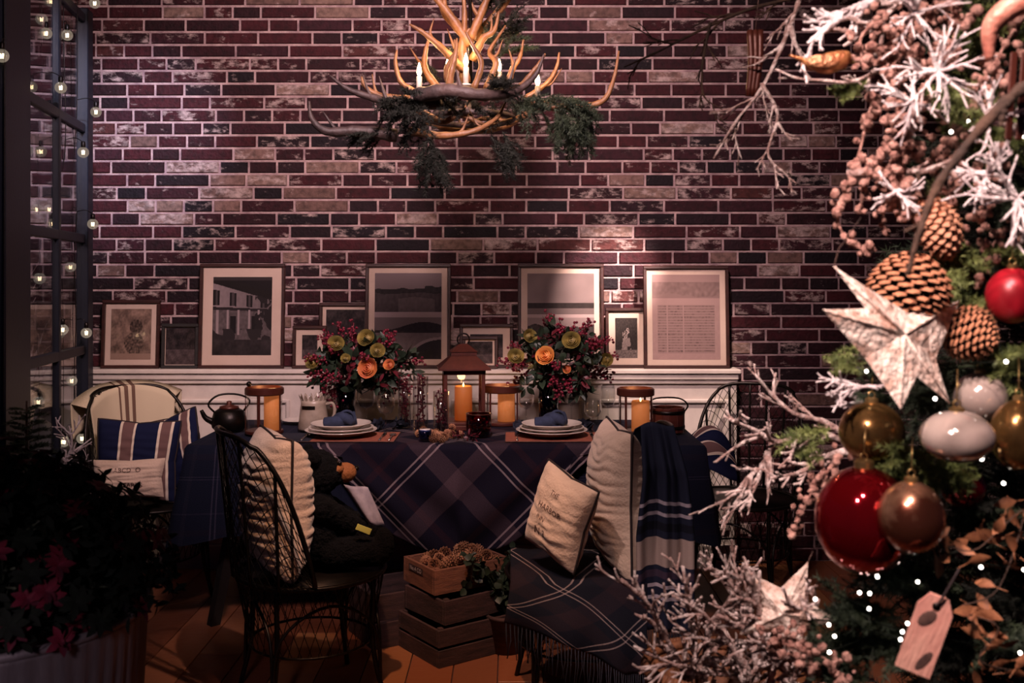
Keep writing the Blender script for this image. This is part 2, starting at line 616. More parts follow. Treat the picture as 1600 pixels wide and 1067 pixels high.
M['pearl'] = mat('pearl_glass', '#cbb8ae', .12, .4, col2='#a8948c', nscale=4, coat=1)
M['capm'] = mat('ornament_cap', '#b09060', .3, .9)
M['wicker'] = mat('wicker', '#8a5636', .7, col2='#5a3420', nscale=30, bump=.4)
M['white_bark'] = mat('white_bark', '#e6d4c8', .85, col2='#b08c7c', nscale=34, ndist=(.42, .62), bump=1, bscale=90, stretch=(1, 1, 1))
M['tag_wood'] = mat('tag_wood', '#c07e72', .7, col2='#dba694', nscale=9, stretch=(3, 1, .6), bump=.3)
M['tealight'] = glass_mat('blue_glass', (.35, .42, .75), .05)
M['scorch'] = mat('scorch', '#35201c', .8)
M['peach'] = mat('peach_glitter', '#d89a86', .4, .2, col2='#b86a5a', nscale=14, bump=.3, bscale=150)
M['stem'] = mat('stem', '#2c3320', .7, col2='#20261a')
M['seat_pad'] = mat('seat_pad', '#1b1b26', .9, col2='#12121a')

M['tablecloth'] = plaid('tablecloth_plaid', '#131728', [(.10, .13, '#20202f'), (.30, .31, '#443f52'), (.335, .345, '#443f52'), (.55, .70, '#191d30'), (.8, .81, '#383044')],
                        [(.2, .22, '#2c2a3c'), (.42, .50, '#1c1826'), (.72, .73, '#443f52'), (.755, .765, '#443f52')], .42, .30, mixf=.5)
M['overlay'] = plaid('overlay_plaid', '#120e1c', [(.10, .16, '#28141c'), (.30, .316, '#a08c8c'), (.352, .368, '#a08c8c'), (.62, .80, '#44343a')],
                     [(.10, .16, '#28141c'), (.30, .316, '#a08c8c'), (.352, .368, '#a08c8c'), (.62, .80, '#44343a')], .46, .46, mixf=.5)
M['throw'] = plaid('throw_plaid', '#0e0f1a', [(.12, .14, '#968484'), (.20, .22, '#968484'), (.5, .8, '#221820')],
                   [(.22, .24, '#968484'), (.30, .32, '#968484'), (.5, .85, '#1e151c')], .26, .24, mixf=.5)
M['scarf'] = plaid('scarf_plaid', '#191c2e', [(.44, .455, '#9a8e9a'), (.49, .505, '#9a8e9a'), (.535, .57, '#0c0d18'), (.60, .72, '#9a8680'), (.74, .77, '#3a2c3c'), (.80, .815, '#a89aa4'), (.85, .865, '#a89aa4')],
                   [(.30, .34, '#46485e'), (.62, .66, '#46485e')], 1.0, 1.0, mixf=.12)
M['navy_stripe'] = plaid('navy_stripe', '#151a38', [(.28, .31, '#d8c6b4'), (.31, .45, '#6e5250'), (.45, .48, '#d8c6b4'), (.76, .79, '#d8c6b4'), (.79, .90, '#6e5250'), (.90, .93, '#d8c6b4')], None, 1, 1)
M['cream_stripe'] = plaid('cream_stripe', '#d0bea2', [(.42, .46, '#6e5448'), (.50, .54, '#6e5448'), (.58, .60, '#6e5448')], None, 1, 1)


# ------------------------------------------------------------------ the room
WALL = 5.2
wl = MB(); wl.box((0, WALL + .05, 1.75), (9.0, .1, 3.5)); wall = struct(wl.build('wall_back', M['mortar'], smooth=False))
rows = []
rb = random.Random(3)
CH = .0665
bricks = []
for r in range(int(3.5 / CH)):
    x = -3.3 - rb.random() * .2
    while x < 3.4:
        wdt = rb.choice([.275, .28, .28, .215, .145, .145, .15, .19])
        bricks.append((x, x + wdt, r * CH, (r + 1) * CH)); x += wdt


def brick_tone():
    t = rb.random()
    if t < .60: c = rb.choice(['#3a1218', '#311017', '#40151b', '#290e14', '#35151d'])
    elif t < .84: c = rb.choice(['#1c0c12', '#210e15', '#170c13', '#261017'])
    elif t < .965: c = rb.choice(['#7c6058', '#6a5049', '#80665c'])
    else: c = rb.choice(['#4c2624', '#442022'])
    a = rb.choice([.0, .0, .03, .06, .10, .15]) if t < .86 else rb.choice([.08, .14, .2])
    return (*hx(c), a)


def brick_geo(mb, x0, x1, z0, z1, jig):
    g = .0056
    x0 += g; x1 -= g; z0 += g; z1 -= g
    d = .008 + jig
    i = .0035
    y = WALL
    vs = [(x0, y, z0), (x1, y, z0), (x1, y, z1), (x0, y, z1), (x0 + i, y - d, z0 + i), (x1 - i, y - d, z0 + i), (x1 - i, y - d, z1 - i), (x0 + i, y - d, z1 - i)]
    mb.add(vs, [(4, 5, 6, 7), (0, 1, 5, 4), (1, 2, 6, 5), (2, 3, 7, 6), (3, 0, 4, 7)])


cand = [b for b in bricks if b[0] > -2.0 and b[1] < 1.75 and b[2] > 1.0 and b[3] < 2.95]
hidden = lambda b: (-.85 < (b[0] + b[1]) / 2 < .5 and b[2] > 2.0) or b[3] < 1.5
cand.sort(key=lambda b: (-round(b[1] - b[0], 3) + (1 if hidden(b) else 0), abs(b[0])))
chosen = set(cand[:300])
rest = MB()
for b in bricks:
    if -2.62 < b[0] and b[1] < 1.16 and b[3] < .97 and b[1] > -2.6:
        continue
    tn = brick_tone()
    jig = rb.uniform(0, .004)
    if b in chosen:
        m1 = MB(); m1.cur = tn; brick_geo(m1, *b, jig)
        m1.build('brick', M['brick'], wall, smooth=False)
    else:
        rest.cur = tn; brick_geo(rest, *b, jig)
o = rest.build('brickwork', M['brick'], wall, smooth=False); o['kind'] = 'stuff'

# floor of planks running towards the wall, slightly off square
fl = MB(); fl.box((0, 2.6, -.03), (9, 6.4, .05)); floor = struct(fl.build('floor', M['crate_dark'], smooth=False))
rf = random.Random(5)
for i in range(44):
    x = -3.6 + i * .165
    y = -0.5 - rf.random() * .8
    while y < WALL - .02:
        L_ = rf.choice([.9, 1.2, 1.5, 1.8])
        y1 = min(y + L_, WALL - .01)
        c = hx(rf.choice(['#8a5238', '#7a4630', '#95603f', '#6e3d2a', '#84513a']))
        if y1 - y > .05:
            m1 = MB(); m1.cur = (*c, 1)
            m1.chbox((x, (y + y1) / 2, -.003 + rf.uniform(0, .0015)), (.161, y1 - y - .004, .014), .0015)
            m1.build('plank', M['floor_wood'], floor, smooth=False)
        y = y1
cl = MB(); cl.box((0, 2.6, 3.55), (9, 5.4, .1)); struct(cl.build('ceiling', M['ceiling'], smooth=False))

# wainscot box with ledge
X0, X1 = -2.6, 1.13
wy = 5.07
ws = thing('trim_1', 'cream panelled wainscot with a projecting ledge under the brick wall', 'wainscot', (0, wy, 0)); struct(ws)
m1 = MB(); m1.chbox(((X0 + X1) / 2, (WALL - wy) / 2, .475), (X1 - X0, WALL - wy, .95), .003); m1.build('panel_face', M['white_paint'], ws, smooth=False)
m1 = MB(); m1.chbox(((X0 + X1) / 2, .045, .99), (X1 - X0 + .03, .17, .022), .004); m1.build('ledge', M['white_paint'], ws, smooth=False)
m1 = MB(); m1.chbox(((X0 + X1) / 2, -.012, .963), (X1 - X0 + .012, .03, .032), .006); m1.chbox(((X0 + X1) / 2, -.006, .937), (X1 - X0 + .008, .02, .02), .004); m1.build('cornice', M['white_paint'], ws, smooth=False)
m1 = MB(); m1.chbox(((X0 + X1) / 2, -.010, .06), (X1 - X0 + .008, .022, .12), .004); m1.build('skirting', M['white_paint'], ws, smooth=False)
for k in range(5):
    a = X0 + .10 + k * .735; b_ = a + .64
    m1 = MB()
    for (c, s) in ((((a + b_) / 2, -.008, .84), (b_ - a, .018, .022)), (((a + b_) / 2, -.008, .20), (b_ - a, .018, .022)),
                   ((a, -.008, .52), (.022, .018, .66)), ((b_, -.008, .52), (.022, .018, .66))):
        m1.chbox(c, s, .006)
    m1.build('moulding', M['white_paint'], ws, smooth=False)

# steel framed glazed screen on the left
win = thing('window_1', 'dark navy steel framed glass screen at the left', 'window', (0, 0, 0)); struct(win)
A = Vector((-1.955, 4.02, 0)); B = Vector((-2.115, 5.0, 0))
dirw = (B - A).normalized()
ang = math.atan2(dirw.y, dirw.x)


def wbox(name, t0, t1, z0, z1, th, m='steel', smooth=False):
    c = A + dirw * ((t0 + t1) / 2)
    mm = MB(); mm.chbox((0, 0, 0), (t1 - t0, th, z1 - z0), .004)
    return mm.build(name, M[m], win, (c.x, c.y, (z0 + z1) / 2), (0, 0, ang), smooth)


LW = (B - A).length
wbox('post', -.30, 0, 0, 3.3, .07)
wbox('stile', 0, .035, 0, 2.78, .045)
wbox('stile', LW - .07, LW + .03, 0, 2.78, .06)
wbox('mullion', LW * .47, LW * .47 + .035, 0, 2.76, .035)
for z in (.03, .57, 1.107, 1.65, 2.19, 2.73):
    wbox('transom', .02, LW, z - .022, z + .022, .034)
for z in (.57, 1.107, 1.65, 2.19):
    wbox('transom', -1.2, -.28, z - .022, z + .022, .034)
zs = (.05, .548, 1.085, 1.628, 2.168, 2.71)
for i in range(5):
    for (t0, t1) in ((.035, LW * .47), (LW * .47 + .035, LW - .07)):
        wbox('pane', t0 - .004, t1 + .004, zs[i] + .0, zs[i + 1] + .02, .005, 'pane_glass')

# ------------------------------------------------------------------ picture frames


def paint_print(kind, nx, ny, seed):
    rr = random.Random(seed)
    g = [[(0.4, .4, .4)] * nx for _ in range(ny)]

    def put(x, y, c):
        g[y][x] = c
    for j in range(ny):
        for i in range(nx):
            u, v = (i + .5) / nx, 1 - (j + .5) / ny      # v from top
            n = noise.noise(Vector((u * 6 + seed, v * 6, 0)))
            n2 = noise.noise(Vector((u * 22 + seed, v * 22, 3)))
            c = .5
            if kind == 'house':
                c = .06 + .02 * n2
                roof = .10 + .22 * u
                if v < .04: c = .12
                elif v < roof - .02: c = .05
                elif v < .80:
                    c = .50 - .2 * u + .05 * n2 if v < .38 + .06 * u else .26 + .08 * n2
                    for wx in (.06, .34, .62, .86):
                        if abs(u - wx) < .055 and .16 + .12 * u < v < .36 + .04 * u:
                            c = .05 if abs(abs(u - wx) - .04) < .02 else .18
                    if abs(v - (.40 + .03 * u)) < .018: c = .08
                    if .42 < v < .74:
                        for cx in (.08, .26, .44, .62, .78):
                            if abs(u - cx) < .018: c = .55
                        if .50 < v < .72 and (abs(u - .35) < .05 or abs(u - .7) < .04): c = .05
                    if u > .72 and v > .25 and n + .3 * n2 > -.05: c = .07
                    if .66 < v and n > .0: c = .09
                else: c = .10 + .05 * n + .03 * n2
                c = (c * 1.0, c * .9, c * .95)
            elif kind == 'lake2':
                if abs(v - .485) < .028: c = .62
                elif v < .46:
                    y = v / .46
                    sky = .42 - .1 * y
                    hill = .40 + .12 * n * u - .08 * (u > .75)
                    c = sky if y < hill else (.07 + .03 * n2 if y < .52 + .05 * n else .16 + .05 * n2)
                    if y > .55 and .35 < u < .9 and y - .6 > .2 * abs(u - .6): c = .25 + .04 * n2
                else:
                    y = (v - .51) / .49
                    c = .36 - .1 * y
                    if y > .22 + .10 * math.sin(u * 5 + 1): c = .08 + .03 * n2
                    if y > .38: c = .30 + .05 * n2
                    for cx in (.0, 1.0):
                        rdist = math.hypot((u - cx) / .48, (y - 1.0) / .5)
                        if .92 < rdist < 1.04: c = .45
                        elif rdist < .92: c = .07
                c = (c, c * .88, c * .95)
            elif kind == 'lake3':
                if abs(v - .50) < .022: c = .66
                elif v < .48:
                    y = v / .48
                    c = .44 + .05 * n
                    if y > .72: c = .10 + .03 * n2
                    if y > .86: c = .34
                else:
                    y = (v - .52) / .48
                    c = .48
                    if y > .18 + .1 * n: c = .14 + .08 * n2
                c = (c, c * .88, c * .90)
            elif kind == 'map':
                c = .62 + .03 * n2
                if v < .09: c = .60
                elif v < .28:
                    c = .46 + .08 * n2 if (v < .24 + .04 * n) else .5
                elif v < .36: c = .64
                else:
                    t = math.sin(v * 190) * .5 + .5
                    if .08 < u < .92 and v < .93:
                        c = .56 - .16 * (t > .45) * (abs(n2) + .25) * 1.6
                        if abs(u - .46) < .008 or abs(u - .22) < .006: c = .6
                c = (c, c * .80, c * .80)
            elif kind == 'portrait':
                d = math.hypot((u - .5) / .3, (v - .4) / .3)
                c = .12 + .06 * n2
                if d < .55 and n2 + n > -.1: c = .6
                if .5 < v and abs(u - .5) < .16 + .2 * (v - .5) and n > -.2: c = .5 + .2 * n2
                if v > .8: c = .35 + .2 * n2
                c = (c, c * .9, c * .9)
            elif kind == 'sepia':
                c = .42 + .25 * n + .12 * n2
                if math.hypot((u - .62) / .16, (v - .35) / .14) < 1: c = .2 + .2 * n2
                if math.hypot((u - .58) / .24, (v - .68) / .22) < 1: c = .28 + .3 * n2
                if v > .88: c = .55
                c = (c, c * .8, c * .7)
            else:
                c = .10 + .10 * n + .06 * n2
                if v > .6: c += .10
                c = (c * 1.0, c * .85, c * .9)
            g[j][i] = tuple(max(.006, 0.8 * max(0, q) ** 1.5) for q in c)
    return g


def frame(px0, px1, py0, py1, kind, label, border=.017, mw=.022, Y=5.10, tilt=4, fm='frame_wood', seed=1, group=None):
    s = S(Y)
    W, H = (px1 - px0) * s, (py1 - py0) * s
    cx = ((px0 + px1) / 2 - 800) * s
    t = thing('picture_frame', label, 'picture', (cx, Y - .005, 1.0012), group=group, rot=(R(-tilt), 0, 0))
    b = border
    m1 = MB()
    for (c, sz) in (((0, 0, H - b / 2), (W, .02, b)), ((0, 0, b / 2), (W, .02, b)), ((-W / 2 + b / 2, 0, H / 2), (b, .02, H - 2 * b)), ((W / 2 - b / 2, 0, H / 2), (b, .02, H - 2 * b))):
        m1.chbox(c, sz, .003)
    m1.build('frame', M[fm], t, smooth=False)
    m1 = MB(); m1.box((0, .006, H / 2), (W - 2 * b + .002, .004, H - 2 * b + .002)); m1.build('mat_board', M['mat_board'], t, smooth=False)
    iw, ih = W - 2 * b - 2 * mw, H - 2 * b - 2 * mw
    nx = max(14, int(iw / .0034)); ny = max(14, int(ih / .0034))
    g = paint_print(kind, nx, ny, seed)
    m1 = MB()
    vs = [(-iw / 2 + iw * i / nx, .0032, b + mw + ih * j / ny) for j in range(ny + 1) for i in range(nx + 1)]
    base = m1.add(vs, [])
    for j in range(ny):
        for i in range(nx):
            m1.f.append([j * (nx + 1) + i, j * (nx + 1) + i + 1, (j + 1) * (nx + 1) + i + 1, (j + 1) * (nx + 1) + i])
            m1.fc.append((*g[j][i], 1))
    m1.build('print', M['print'], t, smooth=False)
    m1 = MB(); m1.box((0, -.0035, H / 2), (W - 2 * b + .003, .002, H - 2 * b + .003)); m1.build('pane', M['frame_glass'], t, smooth=False)
    return t


frame(158, 249, 468, 575, 'sepia', 'brown framed sepia print of figures, small, leftmost on the ledge', mw=.028, seed=2)
frame(252, 310, 505, 575, 'dark', 'small dark framed photograph with almost no mat, right of the sepia print', mw=.003, seed=3, fm='table_wood')
frame(310, 444, 411, 575, 'house', 'large framed black and white photograph of a porched white house', mw=.050, seed=4)
frame(457, 510, 508, 575, 'dark', 'small white matted frame half behind the left bouquet', mw=.030, seed=5, Y=5.095)
frame(498, 580, 473, 575, 'dark', 'medium frame with brown print, overlapped by the lake and bridge frame', mw=.018, seed=6, Y=5.13)
frame(570, 704, 411, 575, 'lake2', 'large frame with a lake view above an arched bridge view', mw=.030, seed=7)
frame(718, 802, 506, 575, 'dark', 'wide frame with broad pale mat behind the tall lantern', mw=.036, seed=8, Y=5.13)
frame(722, 778, 524, 575, 'dark', 'small dark frame in front of the wide pale matted one', mw=.010, seed=9, Y=5.08)
frame(809, 944, 411, 575, 'lake3', 'large frame with stacked water views behind the right bouquet', mw=.032, seed=10)
frame(946, 1012, 481, 575, 'portrait', 'narrow frame with a small black and white figure photograph', mw=.034, seed=11, Y=5.125)
frame(1006, 1140, 415, 576, 'map', 'large frame with pale pink printed text sheet, rightmost on the ledge', mw=.028, seed=12, Y=5.095)

# ------------------------------------------------------------------ table, cloths
TX0, TX1, TY0, TY1, TZ = -1.35, .80, 4.17, 4.95, .755
tb = thing('dining_table', 'dark wooden trestle table hidden under the plaid cloth', 'table', ((TX0 + TX1) / 2, (TY0 + TY1) / 2, 0))
hx_, hy_ = (TX1 - TX0) / 2, (TY1 - TY0) / 2
m1 = MB(); m1.chbox((0, 0, TZ - .02), (2 * hx_ - .02, 2 * hy_ - .02, .036), .004); m1.build('table_top', M['table_wood'], tb, smooth=False)
for sx in (-1, 1):
    for sy in (-1, 1):
        m1 = MB()
        m1.tube([(sx * (hx_ - .22), sy * (hy_ - .14), TZ - .035), (sx * (hx_ - .10), sy * (hy_ - .05), 0.0)], [.035, .028], 4)
        m1.build('leg', M['table_wood'], tb, smooth=False)
    m1 = MB(); m1.chbox((sx * (hx_ - .14), 0, .24), (.035, 2 * hy_ - .22, .05), .004); m1.build('stretcher', M['table_wood'], tb, smooth=False)


def cloth_perimeter(n, rc=.03):
    """points round the table edge with outward normals and running length"""
    pts = []
    segs = [((TX0, TY0), (TX1, TY0), (0, -1)), ((TX1, TY0), (TX1, TY1), (1, 0)), ((TX1, TY1), (TX0, TY1), (0, 1)), ((TX0, TY1), (TX0, TY0), (-1, 0))]
    s = 0
    for (a, b, nn) in segs:
        L_ = math.hypot(b[0] - a[0], b[1] - a[1])
        k = int(n * L_ / 5.86)
        for i in range(k):
            t = (i + .5) / k
            x, y = lerp(a[0], b[0], t), lerp(a[1], b[1], t)
            # soften normals at corners
            d0, d1 = t * L_, (1 - t) * L_
            nx_, ny_ = nn
            prev = {(0, -1): (-1, 0), (1, 0): (0, -1), (0, 1): (1, 0), (-1, 0): (0, 1)}[nn]
            nxt = {(0, -1): (1, 0), (1, 0): (0, 1), (0, 1): (-1, 0), (-1, 0): (0, -1)}[nn]
            w0 = max(0, 1 - d0 / .18) * .5; w1 = max(0, 1 - d1 / .18) * .5
            v = Vector((nx_ * (1 - w0 - w1) + prev[0] * w0 + nxt[0] * w1, ny_ * (1 - w0 - w1) + prev[1] * w0 + nxt[1] * w1, 0))
            v.normalize()
            pts.append((x, y, v, s + t * L_, max(w0, w1) * 2))
        s += L_
    return pts


pp = cloth_perimeter(300)
tcm = MB(); tcm.uv = {}
nrow = 12
K = len(pp)
vs = []
for j in range(nrow + 1):
    t = j / nrow
    for (x, y, nv, s, cw) in pp:
        fold = math.sin(s * 17) * .5 + math.sin(s * 31 + 1.3) * .3 + math.sin(s * 7) * .3
        off = .006 + t * (.035 + .05 * cw) + fold * .017 * min(1, t * 1.6) * (1 + cw)
        drop = .355 + .05 * cw + .008 * math.sin(s * 9)
        z = TZ + .006 - drop * t
        if j == 0: z = TZ + .008; off = -.004
        elif j == 1: z = TZ + .004 - drop * t * .3; off = .008
        vs.append((x + nv.x * off, y + nv.y * off, z))
        tcm.uv[len(vs) - 1] = (s, (TZ - z) + .1)
fs = [(j * K + i, (j + 1) * K + i, (j + 1) * K + (i + 1) % K, j * K + (i + 1) % K) for j in range(nrow) for i in range(K)]
tcm.add(vs, fs)
b0 = len(tcm.v)
tcm.grid(30, 10, lambda u, v: (lerp(TX0 + .004, TX1 - .004, u), lerp(TY0 + .004, TY1 - .004, v), TZ + .008),
         uvfn=lambda u, v: (u * 2.15, .1 - v * .78))
tcl = tcm.build('tablecloth', M['tablecloth'])
tag(tcl, 'navy plaid tablecloth hanging down around the whole dining table', 'tablecloth')

# diagonal plaid overlay that hangs in a point over the front edge
OX0, OX1, OXC = -.90, .46, -.22


def ov(u, v):
    # v 0..0.35 on the table, .35..1 hanging
    hw = (OX1 - OX0) / 2
    uu = u * 2 - 1
    if v < .35:
        t = v / .35
        y = lerp(4.80, TY0 - .006, t)
        w_ = lerp(.35, 1.0, t)
        return Vector((OXC + uu * hw * w_, y, TZ + .0125))
    t = (v - .35) / .65
    full = .425 * max(0.05, (1 - abs(uu) ** 2.0)) ** .9 + .012
    d = full * t
    x = OXC + uu * hw * (1 - .30 * t * abs(uu))
    fold = .016 * math.sin((uu * 1.0 - t * .9 * (1 if uu > 0 else -1) * (-1)) * 11) * min(1, t * 2)
    y = TY0 - .026 - .030 * t - fold * (1 - abs(uu) ** 4) - .02 * math.sin(t * PI) * (1 - abs(uu))
    if t == 0: y = TY0 - .014
    y -= .012
    return Vector((x, y, TZ + .0125 - d - (.0 if t > 0 else 0)))


def ovuv(u, v):
    p = ov(u, v)
    a = p.x - OXC
    b = (TZ - p.z) if v >= .35 else -(p.y - TY0)
    if v < .35: b = -(p.y - TY0)
    return ((a + b) * .707 + 2.07, (-a + b) * .707 + 2.07)


om = MB(); om.grid(90, 60, ov, uvfn=ovuv)
oc = om.build('table_throw', M['overlay'], solid=.003)
tag(oc, 'plum and grey plaid throw hanging in a point over the table front', 'tablecloth')

# ------------------------------------------------------------------ items on the table
TT = TZ + .015     # upper side of the cloths


def at(px, Y, z=TT):
    return Vector(((px - 800) * S(Y), Y, z))


def placemat(px, Y, label, w_=.40):
    p = at(px, Y)
    t = thing('placemat', label, 'placemat', p, group='terracotta placemats')
    m1 = MB(); m1.chbox((0, 0, .0015), (w_, .27, .003), .001); m1.build('mat', M['mat'], t, smooth=False)
    m1 = MB(); m1.tube([(-w_ / 2, -.135, .003), (w_ / 2, -.135, .003), (w_ / 2, .135, .003), (-w_ / 2, .135, .003)], .0022, 5, closed=True); m1.build('edging', M['ink'], t)


placemat(548, 4.335, 'terracotta placemat under the left plate stack')
placemat(868, 4.335, 'terracotta placemat under the right plate stack', .43)
m1 = MB(); m1.chbox((0, 0, .002), (.16, .24, .004), .001)
o = m1.build('folded_napkin', M['dark_cloth'], None, at(462, 4.32), smooth=False); tag(o, 'dark folded napkin beside the left placemat', 'napkin')


def plate(px, Y, z, r, label, name='dinner_plate', group='stacked plates', deep=.02):
    t = thing(name, label, 'plate', at(px, Y, z), group=group)
    m1 = MB(); m1.lathe([(0, .004), (r * .55, .004), (r * .62, .003), (r * .9, deep - .003), (r, deep), (r * 1.0, deep + .003), (r * .97, deep + .003), (r * .62, .008), (0, .008)], 48)
    m1.build('bowl' if name != 'dinner_plate' else 'body', M['china'], t)
    m1 = MB(); m1.lathe_open([(r * .5, 0), (r * .55, .004)], 32); m1.build('foot_ring', M['china'], t)
    return t


for k, (px, nm) in enumerate(((533, 'left'), (862, 'right'))):
    Yp = 4.37
    plate(px, Yp, TT + .004, .155, f'large plate at the bottom of the {nm} plate stack', deep=.026)
    plate(px, Yp, TT + .017, .140, f'middle plate of the {nm} plate stack', deep=.024)
    plate(px, Yp, TT + .030, .130, f'top plate of the {nm} plate stack, under the napkin', deep=.028)
    # folded navy napkin: rolled, knotted
    t = thing('napkin', f'navy napkin knotted on top of the {nm} plate stack', 'napkin', at(px + 2, Yp, TT + .043), group='napkins on the plates')
    m1 = MB()
    rr = random.Random(k)
    m1.tube(crom([(-.075, .0, .018), (-.03, -.01, .022), (.02, .01, .028), (.055, .02, .035)], 5), taper(.022, .030, 16), 10)
    m1.tube(crom([(-.05, .03, .018), (0, .0, .04), (.05, -.03, .02)], 6), [.012 + .012 * math.sin(i / 12 * PI) for i in range(13)], 10)
    m1.build('roll', M['napkin'], t)
    m1 = MB(); m1.tube([(.02 + .034 * math.cos(a), -.012 + .012 * math.sin(a) * .6, .034 + .034 * math.sin(a)) for a in [i * PI / 8 for i in range(16)]], .006, 8, closed=True); m1.build('ring', M['napkin'], t)
for (px, Y, lb) in ((465, 4.80, 'plain saucer beside the left candle lantern, near the jug'), (790, 4.74, 'white saucer under the round copper topped candle holder')):
    plate(px, Y, TT, .072, lb, 'saucer', None, .012)


def cutlery(kind, px, Y, label, rz=0):
    t = thing(kind, label, 'cutlery', at(px, Y, TT + .006), rz, group='cutlery on the placemats')
    m1 = MB(); m1.tube([(0, -.10, 0), (0, -.03, .002), (0, .02, .003)], [.005, .003, .0028], 6); m1.build('handle', M['silver'], t)
    m1 = MB()
    if kind == 'fork':
        m1.chbox((0, .04, .003), (.02, .03, .002), .001)
        for i in range(4): m1.chbox((-.009 + i * .006, .07, .003), (.003, .04, .002), .0008)
        m1.build('tines', M['silver'], t)
    elif kind == 'knife':
        m1.chbox((.002, .06, .003), (.014, .09, .0015), .0007); m1.build('blade', M['silver'], t)
    else:
        m1.sph((0, .05, .003), (.016, .026, .004), 10, 6); m1.build('spoon_bowl', M['silver'], t)


cutlery('fork', 478, 4.32, 'fork left of the left plate stack')
cutlery('knife', 597, 4.32, 'knife right of the left plate stack')
cutlery('spoon', 612, 4.32, 'spoon at the right end of the left placemat')
cutlery('fork', 808, 4.32, 'fork left of the right plate stack')
cutlery('knife', 925, 4.32, 'knife right of the right plate stack')
cutlery('spoon', 940, 4.32, 'spoon at the right end of the right placemat')


def wine_glass(px, Y, h, r, label, group='stemmed glasses'):
    t = thing('wine_glass', label, 'glass', at(px, Y), group=group)
    m1 = MB(); m1.lathe([(r * .9, .0), (r * .9, .002), (.006, .006), (.004, .012)], 24); m1.build('foot', M['glass'], t)
    m1 = MB(); m1.lathe([(.004, .01), (.0035, h * .4), (.006, h * .45)], 10); m1.build('stem', M['glass'], t)
    m1 = MB(); m1.lathe_open([(.004, h * .44), (r * .7, h * .5), (r, h * .65), (r * .98, h * .8), (r * .88, h), (r * .86, h), (r * .95, h * .8), (r * .97, h * .65), (r * .66, h * .51), (0.001, h * .46)], 28); m1.build('bowl', M['glass'], t)


wine_glass(572, 4.62, .20, .042, 'wine glass just left of centre, behind the left plate')
wine_glass(603, 4.48, .18, .040, 'wine glass nearest the red berry cylinders')
wine_glass(893, 4.66, .22, .040, 'tall stemmed glass behind the right plate')
wine_glass(926, 4.46, .15, .038, 'low stemmed glass at the right end of the right placemat')
wine_glass(950, 4.70, .19, .036, 'wine glass beside the right candle lantern')
wine_glass(822, 4.70, .17, .036, 'stemmed glass between the copper candle holder and right vase')


# foliage primitives
def leaf_geo(mb, p, d, up, L_, W_, bend=.2):
    d = d.normalized(); s = d.cross(up)
    if s.length < 1e-4: s = d.orthogonal()
    s.normalize(); n = s.cross(d)
    pts = []
    for (t, w_) in ((0, .08), (.3, .8), (.6, 1), (.85, .5), (1, .02)):
        c = p + d * (L_ * t) - n * (bend * L_ * t * t)
        pts.append((c - s * W_ * w_ / 2 + n * W_ * .12 * w_, c, c + s * W_ * w_ / 2 + n * W_ * .12 * w_))
    vs = [q for tr in pts for q in tr]
    fs = []
    for i in range(4):
        for k in range(2):
            a = i * 3 + k
            fs.append((a, a + 1, a + 4, a + 3))
    mb.add(vs, fs)


def rvec(rr):
    while True:
        v = Vector((rr.uniform(-1, 1), rr.uniform(-1, 1), rr.uniform(-1, 1)))
        if .1 < v.length < 1: return v.normalized()


def rose_mesh(matk, seed, r=.035):
    rr = random.Random(seed)
    m1 = MB()
    m1.sph((0, 0, -r * .25), (r * .8, r * .8, r * .5), 10, 6)
    for ring in range(6):
        rad = r * (.12 + .17 * ring)
        n = 3 + ring // 2
        top = r * (.50 - .05 * ring)
        for k in range(n):
            a = 2 * PI * k / n + ring * .9 + rr.uniform(-.2, .2)
            hw = PI / n * 1.25
            off = r * rr.uniform(-.09, .09)

            def fn(u, v, rad=rad, a=a, hw=hw, top=top, off=off, ring=ring):
                th = a + (u - .5) * 2 * hw
                z = lerp(-r * .45, top * (1 - .35 * (2 * u - 1) ** 2) + off, v)
                q = rad * (.55 + .45 * v ** .6) + r * (.03 + .02 * ring) * v ** 6 + r * .05 * (u - .5)
                return (q * math.cos(th), q * math.sin(th), z)
            m1.grid(6, 5, fn)
    return m1.data('rose', M[matk])


ROSE = {k: rose_mesh(k, i) for i, k in enumerate(('rose_o', 'rose_y', 'rose_c'))}


def leaf_cluster(name, matk, seed, n=9, R_=.05, L_=.05, W_=.024):
    rr = random.Random(seed)
    m1 = MB()
    for i in range(n):
        d = rvec(rr)
        leaf_geo(m1, Vector((0, 0, 0)) + d * R_ * .2, d, rvec(rr), L_ * rr.uniform(.7, 1.2), W_ * rr.uniform(.8, 1.2), .3)
    return m1.data(name, M[matk])


def berry_sprig(seed, n=22, L_=.13, r=.006, matk='berry'):
    rr = random.Random(seed)
    m1 = MB()
    m1.tube(crom([(0, 0, 0), (L_ * .1, 0, L_ * .5), (L_ * .05, .01, L_)], 3), .0018, 5)
    for i in range(n):
        t = .25 + .75 * i / n
        p = Vector((L_ * .1, 0, L_ * t)) + rvec(rr) * .02
        m1.tube([(L_ * .08, 0, L_ * t - .01), p], .0008, 3)
        m1.sph(p, r * rr.uniform(.8, 1.2), 7, 5)
    return m1.data('berry_sprig', M[matk])


LEAFC = [leaf_cluster('leaf_spray', 'leaf', 31), leaf_cluster('leaf_spray', 'leaf', 32, 7, .05, .07, .035), leaf_cluster('leaf_spray', 'leaf_red', 33, 8, .05, .05, .02)]
BERC = [berry_sprig(41), berry_sprig(42, 26, .11)]


